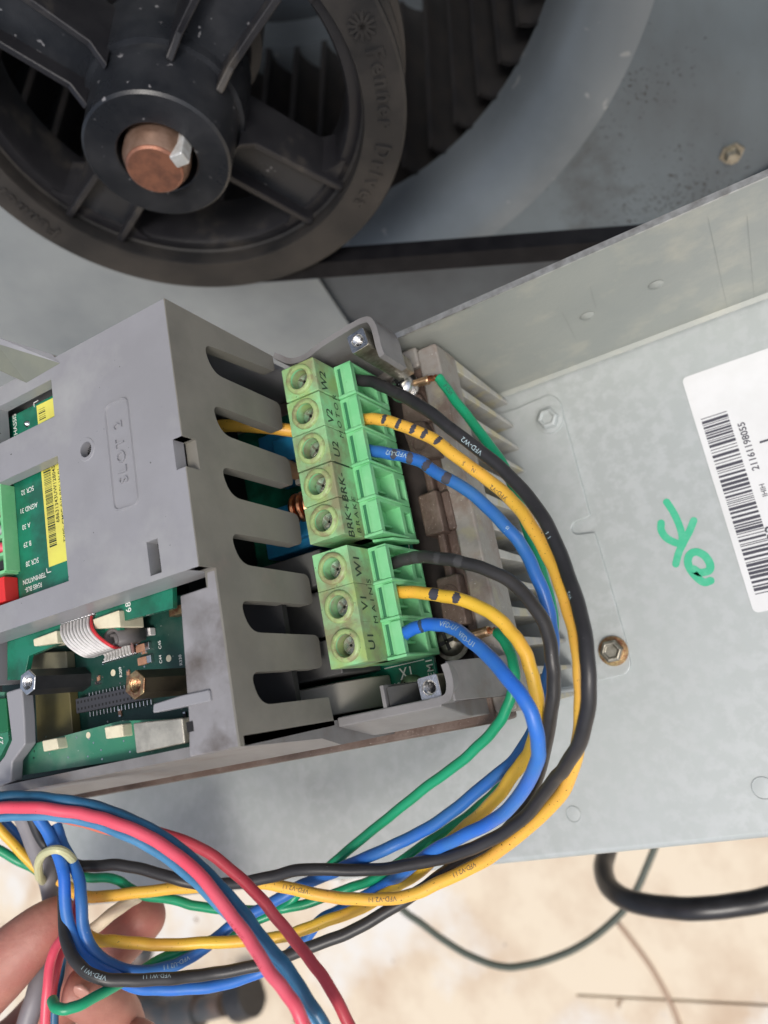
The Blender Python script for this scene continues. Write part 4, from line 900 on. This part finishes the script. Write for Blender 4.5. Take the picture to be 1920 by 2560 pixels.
wire('power_wire', [(893, 1126, 228), (921, 1127, 224), (957, 1130, 221), (1003, 1140, 218), (1054, 1156, 215), (1090, 1180, 212), (1155, 1218, 208), (1212, 1262, 205), (1264, 1315, 202), (1307, 1370, 200), (1338, 1430, 198), (1362, 1494, 197), (1376, 1550, 197), (1382, 1603, 197), (1375, 1668, 198), (1357, 1750, 201), (1330, 1830, 204), (1281, 1905, 208), (1213, 1962, 212), (1144, 2018, 216), (1075, 2067, 219), (1006, 2104, 222), (938, 2134, 224), (869, 2163, 229), (823, 2186, 232), (755, 2212, 235), (700, 2245, 236), (640, 2280, 237), (586, 2308, 237), (540, 2345, 235), (508, 2374, 232), (458, 2402, 230), (412, 2420, 228), (344, 2430, 226), (275, 2410, 226), (229, 2368, 226), (206, 2308, 227), (203, 2240, 229), (196, 2190, 232), (160, 2120, 236), (140, 2060, 238)],
     R_, w_blu, 'blue wire from terminal U2 with black marker patches, lowest of the upper three', [('VFD-U2', 1000, 1139, 2.2, -1, -.25), ('IS', 1271, 1325, 1.3, -1, -.1), ('VFD-U2 I I', 440, 2410, 1.9, 1, .1)],
     [(992, 1136, 1.9, -1.0, .9), (1028, 1148, 2.0, -1.0, 1.2), (1073, 1168, 2.3, -1.3, 1.2), (1124, 1200, 2.6, -1.2, 1.2)], bm=m_bar)
# mains wires
wire('power_wire', [(953, 1418, 221), (977, 1411, 217), (1003, 1400, 213), (1036, 1394, 210), (1068, 1393, 207), (1133, 1400, 202), (1199, 1418, 198), (1262, 1446, 194), (1307, 1480, 191), (1345, 1530, 188), (1370, 1586, 186), (1382, 1650, 185), (1384, 1711, 186), (1379, 1775, 188), (1366, 1850, 193), (1340, 1950, 203), (1300, 2035, 212), (1240, 2100, 217), (1180, 2138, 221), (1121, 2173, 223), (1060, 2218, 224), (1006, 2256, 225), (915, 2308, 226), (850, 2340, 226), (777, 2368, 226), (700, 2395, 227), (640, 2414, 227), (550, 2432, 226), (480, 2440, 224), (412, 2447, 221), (321, 2452, 218), (252, 2444, 217), (197, 2414, 219), (170, 2366, 223), (160, 2300, 228), (158, 2240, 232)],
     R_, w_gry, 'dark grey black wire from terminal W1, arching over the mains block', [('VFD-W1 I', 232, 2442, 1.9, 1, .2), ('VFD-W1 I I', 385, 2450, 1.7, 1, .5)], [(1045, 1394, 2.4, -1.3, 1.3), (1100, 1396, 2.0, -1.3, 1.0), (1150, 1406, 2.4, -1.3, 1.1)], bm=M('worn_mark_grey', (.05, .05, .052), .5))
wire('power_wire', [(955, 1480, 219), (988, 1480, 214), (1047, 1482, 209), (1097, 1488, 205), (1146, 1497, 201), (1199, 1518, 198), (1242, 1543, 195), (1277, 1578, 193), (1305, 1618, 191), (1323, 1660, 190), (1337, 1710, 190), (1343, 1770, 191), (1338, 1840, 194), (1318, 1890, 198), (1290, 1927, 201), (1249, 1984, 207), (1190, 2046, 214), (1144, 2085, 220), (1052, 2176, 228), (1006, 2207, 232), (961, 2236, 234), (897, 2272, 234), (823, 2301, 233), (755, 2325, 233), (700, 2342, 234), (618, 2353, 233), (504, 2357, 232), (412, 2362, 231), (344, 2359, 230), (275, 2352, 231), (240, 2348, 234), (205, 2330, 240)],
     R_, w_yel, 'yellow wire from terminal V1 with two black marker spots', [], [(1091, 1487, 3.0, -1.2, 1.0), (1144, 1497, 2.0, -1.0, .9)], bm=m_bar)
wire('power_wire', [(985, 1606, 216), (1003, 1594, 210), (1013, 1585, 207), (1032, 1571, 204), (1069, 1561, 201), (1110, 1565, 197), (1146, 1577, 193), (1190, 1612, 187), (1233, 1655, 182), (1272, 1697, 178), (1307, 1745, 175), (1336, 1805, 174), (1346, 1863, 176), (1340, 1910, 179), (1313, 1969, 187), (1267, 2024, 196), (1213, 2063, 205), (1144, 2097, 212), (1075, 2130, 220), (1006, 2185, 229), (961, 2213, 236), (846, 2276, 240), (800, 2303, 238), (760, 2350, 236), (700, 2402, 234), (641, 2434, 233), (573, 2456, 231), (504, 2468, 229), (412, 2474, 227), (344, 2468, 225), (293, 2445, 223), (229, 2410, 224), (190, 2352, 226), (166, 2285, 228), (161, 2200, 230), (150, 2150, 232), (124, 2090, 235), (92, 2040, 236)],
     R_, w_blud, 'bright blue wire from terminal U1, nearest the viewer of the mains wires', [('VFD-U1', 1130, 1578, 2.2, 1, -.1), ('VFD-U1', 1178, 1605, 2.0, 1, .25)], [(1060, 1563, 1.3, -1.3, 1.3)], bm=M('blue_smudge', (.035, .06, .10), .5))
# earth wires with lugs
def earth(pts, label, end, lugpts, mtxt=()):
    o = wire('earth_wire', pts, 1.42, w_grn, label, mtxt, pm=m_bar, cat='wire')
    base = [at(*p) for p in lugpts]
    for k in range(9):
        a = k * 2.4; rr = .28 * math.sqrt(k) ; p_ = smooth([at(*pts[0]), base[0], base[1]], 4); fr = frames(p_)
        st = MB().tube([p + f[1] * (rr * math.cos(a + i * .35)) + f[2] * (rr * math.sin(a + i * .35)) for i, (p, f) in enumerate(zip(p_, fr))], .26, 6)
        link('copper_strand', st, m_copper, o)
    link('lug_barrel', MB().tube([base[1], base[1].lerp(base[2], .1), base[1].lerp(base[2], .12), base[1].lerp(base[2], .9), base[2]], [1.35, 1.45, 1.25, 1.25, 1.4], 16), m_lug, o, ang=30)
    link('lug_crimp', MB().tube([base[1].lerp(base[2], .14), base[1].lerp(base[2], .86)], [1.36, 1.36], 6), m_lug, o, ang=20)
    link('lug_tongue', MB().tube([base[2], base[2].lerp(end, .5), end], [1.3, 1.0, .5], 10), m_lug, o)
    return o
earth([(1096, 944, 236), (1108, 958, 235), (1142, 1008, 231), (1186, 1062, 227), (1225, 1114, 223), (1262, 1172, 219), (1300, 1260, 214), (1326, 1350, 210), (1350, 1415, 207), (1370, 1480, 206), (1381, 1540, 206), (1384, 1620, 206), (1370, 1730, 208), (1330, 1850, 213), (1258, 1958, 220), (1190, 2022, 225), (1121, 2074, 229), (1052, 2118, 232), (938, 2194, 238), (869, 2222, 241), (777, 2256, 241), (709, 2270, 240), (640, 2276, 240), (550, 2273, 240), (481, 2262, 241), (435, 2250, 242), (366, 2240, 243), (320, 2216, 244), (284, 2198, 245), (229, 2194, 246), (190, 2190, 247)],
      'green earth wire from the upper corner screw, behind the motor wires', Vector((sA.x + 2.5, sA.y, -205.4)), [(1086, 944, 237), (1072, 949, 238), (1030, 962, 240)], [('VFD-E', 1125, 982, 1.8, -1, -.2)])
earth([(1243, 1583, 213), (1253, 1592, 211), (1274, 1625, 208), (1285, 1668, 205), (1284, 1711, 204), (1270, 1765, 205), (1244, 1812, 207), (1200, 1860, 211), (1144, 1911, 215), (1075, 1961, 220), (1006, 2015, 225), (938, 2070, 230), (869, 2128, 233), (825, 2164, 235), (790, 2196, 239), (740, 2240, 241), (700, 2272, 240), (640, 2303, 239), (595, 2321, 238), (527, 2350, 236), (458, 2376, 234), (389, 2404, 231), (340, 2436, 226), (275, 2473, 218), (206, 2509, 211), (165, 2522, 209), (138, 2518, 210), (130, 2500, 213)],
      'green earth wire from the lower corner screw, looping over the fingertip', Vector((sB.x + 2.5, sB.y, -205.4)), [(1234, 1576, 214), (1222, 1577, 215), (1170, 1592, 218)])
# foreground control wires
wire('control_wire', [(-60, 1998, 196), (0, 1993, 195), (69, 1991, 194), (137, 1997, 192), (206, 2009, 191), (275, 2028, 189), (344, 2056, 187), (403, 2090, 185), (458, 2128, 183), (513, 2178, 181), (563, 2230, 179), (609, 2283, 177), (655, 2343, 175), (701, 2400, 173), (742, 2455, 171), (785, 2520, 169), (820, 2585, 168)], 1.36, w_tb, 'teal blue control wire along the top of the foreground bundle')
wire('control_wire', [(-60, 2024, 193), (0, 2021, 192), (92, 2019, 190), (183, 2030, 189), (252, 2046, 187), (321, 2069, 185), (389, 2101, 183), (458, 2150, 180), (513, 2204, 177), (573, 2278, 174), (618, 2344, 171), (660, 2406, 168), (705, 2468, 165), (742, 2525, 163), (775, 2590, 162)], 1.42, w_pnk, 'bright red pink control wire in front of the foreground bundle', [('18 AWG', 600, 2316, 1.5, 1, .9), ('VW-1', 655, 2400, 1.5, 1, .9)], pm=w_drd)
wire('control_wire', [(-60, 2048, 197), (0, 2041, 196), (92, 2039, 195), (160, 2044, 194), (229, 2056, 193), (320, 2092, 191), (400, 2135, 189), (480, 2196, 186), (560, 2278, 182), (620, 2344, 178), (680, 2410, 175), (730, 2472, 172), (777, 2545, 170), (805, 2600, 169)], 1.2, w_lb, 'pale blue control wire under the red pink one')
wire('control_wire', [(-60, 2000, 200), (60, 2010, 200), (200, 2030, 198), (330, 2062, 196), (440, 2096, 194), (527, 2135, 192), (595, 2190, 190), (655, 2250, 188), (705, 2312, 186), (755, 2374, 184), (800, 2432, 181), (837, 2492, 178), (872, 2560, 176), (890, 2600, 175)], 1.36, w_drd, 'dark red control wire on the right edge of the foreground bundle')
wire('control_wire', [(150, 2046, 201), (197, 2057, 200), (275, 2077, 198), (344, 2099, 197), (400, 2124, 195), (470, 2168, 192), (540, 2235, 188), (600, 2305, 184), (680, 2398, 180), (735, 2460, 177), (795, 2560, 174), (815, 2600, 173)], 1.0, M('salmon_insulation', (.62, .16, .10), .45), 'thin salmon control wire with black print below the pink one', [('CONTROL 18', 290, 2082, 1.3, 1, .0)], pm=m_bar)
# left cluster held by the cable tie
wire('grey_cable', [(20, 1960, 262), (60, 2040, 260), (90, 2110, 258), (118, 2185, 256), (134, 2260, 257), (140, 2330, 262), (130, 2380, 262), (108, 2430, 256), (85, 2500, 252), (62, 2580, 250)], 3.2, w_she, 'thick grey sheathed cable passing down behind the fingers', cat='cable')
wire('control_wire', [(-40, 2030, 262), (0, 2074, 262), (37, 2116, 262), (82, 2162, 262), (110, 2190, 262), (150, 2260, 264)], 1.5, w_yel, 'short yellow wire entering the cable tie from the left edge')
wire('control_wire', [(-50, 2100, 266), (0, 2126, 266), (46, 2153, 266), (85, 2170, 266), (130, 2210, 268)], 1.5, w_grn, 'green wire below the yellow one at the left edge')
wire('control_wire', [(-10, 2030, 266), (15, 2058, 266), (46, 2092, 266), (82, 2140, 265), (120, 2190, 266)], 1.4, w_blu, 'blue wire between the yellow wire and the grey cable at the left edge')
wire('control_wire', [(200, 2190, 238), (198, 2225, 236), (192, 2270, 234), (180, 2310, 232), (156, 2345, 230), (130, 2394, 227), (117, 2473, 224), (112, 2600, 222)], 1.35, w_pnk, 'pink red wire running down left of the fingertip')
wire('control_wire', [(188, 2300, 240), (172, 2345, 236), (150, 2392, 232), (136, 2450, 230), (125, 2520, 232)], 1.3, w_drd, 'darker red wire twisted beside the pink one')
wire('control_wire', [(170, 2330, 244), (160, 2380, 240), (148, 2440, 238), (138, 2500, 236), (134, 2600, 235)], 1.3, w_tb, 'dark blue wire behind the fingertip at the bottom edge')
tie_c = [(98, 2192), (96, 2160), (108, 2136), (134, 2124), (158, 2128), (180, 2148), (192, 2175), (180, 2202), (150, 2215), (118, 2212)]
tp_ = [at(x, y, d) for (x, y), d in zip(tie_c, (247, 240, 234, 229, 229, 233, 242, 258, 268, 260))]
tie = tag(link('cable_tie', MB().tube(smooth(tp_ + [tp_[0]], 6), 1.25, 10), m_tie), 'yellowed nylon cable tie round the grey cable and blue wires', 'cable tie')
link('tie_head', MB().box(-2.4, 2.4, -1.6, 1.6, -1.6, 1.6, lambda a, b, o: at(182, 2185, 254) + Vector((a, b, o))), m_tie, tie, bevel=.4)
wire('white_wire', [(205, 2350, 250), (230, 2325, 249), (280, 2285, 248), (330, 2250, 247), (345, 2240, 248)], 1.9, M('cream_insulation', (.80, .68, .50), .5), 'short cream wire lying across the fingers')
# cables over the paving
wire('black_cable', [(1545, 2040, 520), (1519, 2124, 500), (1508, 2175, 480), (1527, 2222, 460), (1581, 2253, 440), (1666, 2268, 425), (1743, 2272, 415), (1839, 2262, 410), (1920, 2247, 405), (2020, 2220, 400)], 5.9, w_cab, 'thick black cable curving out from under the tray at lower right', cat='cable')
wire('thin_cable', [(1680, 2000, 640), (1640, 2110, 640), (1608, 2189, 640), (1585, 2235, 640), (1550, 2286, 640), (1473, 2351, 640), (1396, 2390, 640), (1319, 2412, 640), (1258, 2417, 640), (1190, 2396, 640), (1121, 2358, 640), (1052, 2308, 640), (1004, 2272, 640), (960, 2220, 640), (930, 2150, 650), (900, 2000, 650)], 2.8, M('dark_olive_cable', (.05, .065, .05), .4), 'thin dark cable hanging in a loop below the tray', cat='cable')
gc = []
for x, y in ((1546, 2310), (1600, 2380), (1640, 2440), (1690, 2540), (1740, 2700)):
    p = onz(x, y, -1098); gc.append(p)
tag(link('flat_cord', MB().tube(smooth(gc), 3.2, 8), M('dusty_cord', (.42, .30, .22), .8)), 'dusty tan cord lying on the paving at lower right', 'cord')
# dark fittings on the ground
pf = root('pipe_fitting', 'dark metal pipe fitting lying blurred on the paving at lower left', 'pipe fitting', onz(450, 2510, -1100))
def gp_(x, y, h): return onz(x, y, -1100 + h)
link('pipe_body', MB().tube([gp_(300, 2480, 25), gp_(330, 2520, 25), gp_(430, 2540, 28), gp_(560, 2510, 28)], [22, 26, 20, 18], 20), m_iron, pf)
link('pipe_flange', MB().tube([gp_(590, 2500, 30), gp_(630, 2485, 30)], [32, 32], 24), m_black, pf, bevel=2)
link('pipe_collar', MB().tube([gp_(440, 2535, 28), gp_(500, 2525, 28)], [26, 26], 18), m_iron, pf, bevel=2)
link('pipe_elbow', MB().tube(smooth([gp_(335, 2535, 25), gp_(300, 2600, 30), gp_(310, 2700, 30)]), 26, 18), m_iron, pf)
tag(link('dark_filler', MB().tube(smooth([gp_(300, 2330, 8), gp_(350, 2370, 12), gp_(330, 2420, 12), gp_(310, 2450, 8)]), [14] * 9 + [22] * 9 + [18] * 7, 14), m_iron), 'small dark shape on the paving seen between the yellow and blue wires', 'scrap')  # dark shape set low to fill the gap between the wires

# ------------------------------------------------------------------ the hand
def skin_mesh(chains):
    vs, es, rs = [], [], []; idx = {}
    for ch in chains:
        prev = None
        for p in ch:
            k = tuple(p)
            if k not in idx:
                idx[k] = len(vs); vs.append(at(p[0], p[1], p[2])); rs.append(p[3])
            if prev is not None: es.append((prev, idx[k]))
            prev = idx[k]
    me = bpy.data.meshes.new('h'); me.from_pydata([v * .001 for v in vs], es, []); ob = bpy.data.objects.new('h', me); COL.objects.link(ob)
    sk = ob.modifiers.new('s', 'SKIN'); 
    for i, r in enumerate(rs): me.skin_vertices[0].data[i].radius = (r * .001, r * .001)
    me.skin_vertices[0].data[0].use_root = True
    sb = ob.modifiers.new('b', 'SUBSURF'); sb.levels = 3; sb.render_levels = 3
    dg = bpy.context.evaluated_depsgraph_get(); ev = ob.evaluated_get(dg).to_mesh()
    m = MB(); m.add([v.co * 1000 for v in ev.vertices], [tuple(p.vertices) for p in ev.polygons])
    ob.evaluated_get(dg).to_mesh_clear(); bpy.data.objects.remove(ob); return m
palm = (10, 2790, 272, 19)
H = skin_mesh([
    [palm, (-60, 2960, 280, 22), (-140, 3160, 285, 21)],
    [palm, (-120, 2640, 262, 13), (-110, 2520, 252, 12), (-20, 2440, 245, 11.2), (50, 2372, 243, 9.6), (110, 2318, 244, 8.4), (160, 2288, 247, 7.2), (185, 2276, 250, 5.2)],
    [palm, (60, 2620, 284, 13), (130, 2520, 284, 10.5), (215, 2430, 278, 10), (290, 2350, 271, 9.6), (345, 2300, 267, 9.0), (392, 2262, 264, 7)],
    [palm, (150, 2700, 278, 13), (250, 2640, 266, 10.5), (300, 2580, 254, 9.8), (275, 2520, 244, 9.2), (225, 2488, 237, 7.8), (178, 2478, 234, 6.6), (158, 2476, 234, 5)],
    [palm, (190, 2780, 274, 12), (320, 2730, 262, 9.6), (385, 2670, 250, 8.8), (350, 2610, 242, 8), (290, 2590, 240, 6.4)],
    [palm, (200, 2860, 270, 11), (330, 2850, 258, 8.4), (390, 2790, 248, 7.4), (360, 2730, 242, 6.6)]])
hand = tag(link('person', H, m_skin, ang=180), 'bare hand of a person gripping the cable bundle between thumb and fingers', 'person')
nl = MB(); c = at(203, 2478, 227.0); vx = (at(222, 2486, 228.2) - at(184, 2472, 227.6)).normalized(); vy = (at(200, 2500, 229) - at(206, 2456, 228)).normalized()
for i in range(9):
    for j in range(9):
        u, v = (i - 4) / 4, (j - 4) / 4; s_ = 1 - .27 * abs(u * v) ** 1.3; nl.v.append(c * 1.002 + vx * (2.3 * u * s_) + vy * (2.2 * v * s_) + (c.normalized()) * (1.3 * v * v + .5 * u * u))
nl.f = [(i * 9 + j, i * 9 + j + 1, (i + 1) * 9 + j + 1, (i + 1) * 9 + j) for i in range(8) for j in range(8)]
nob = link('fingernail', nl, m_nail, hand, ang=180)
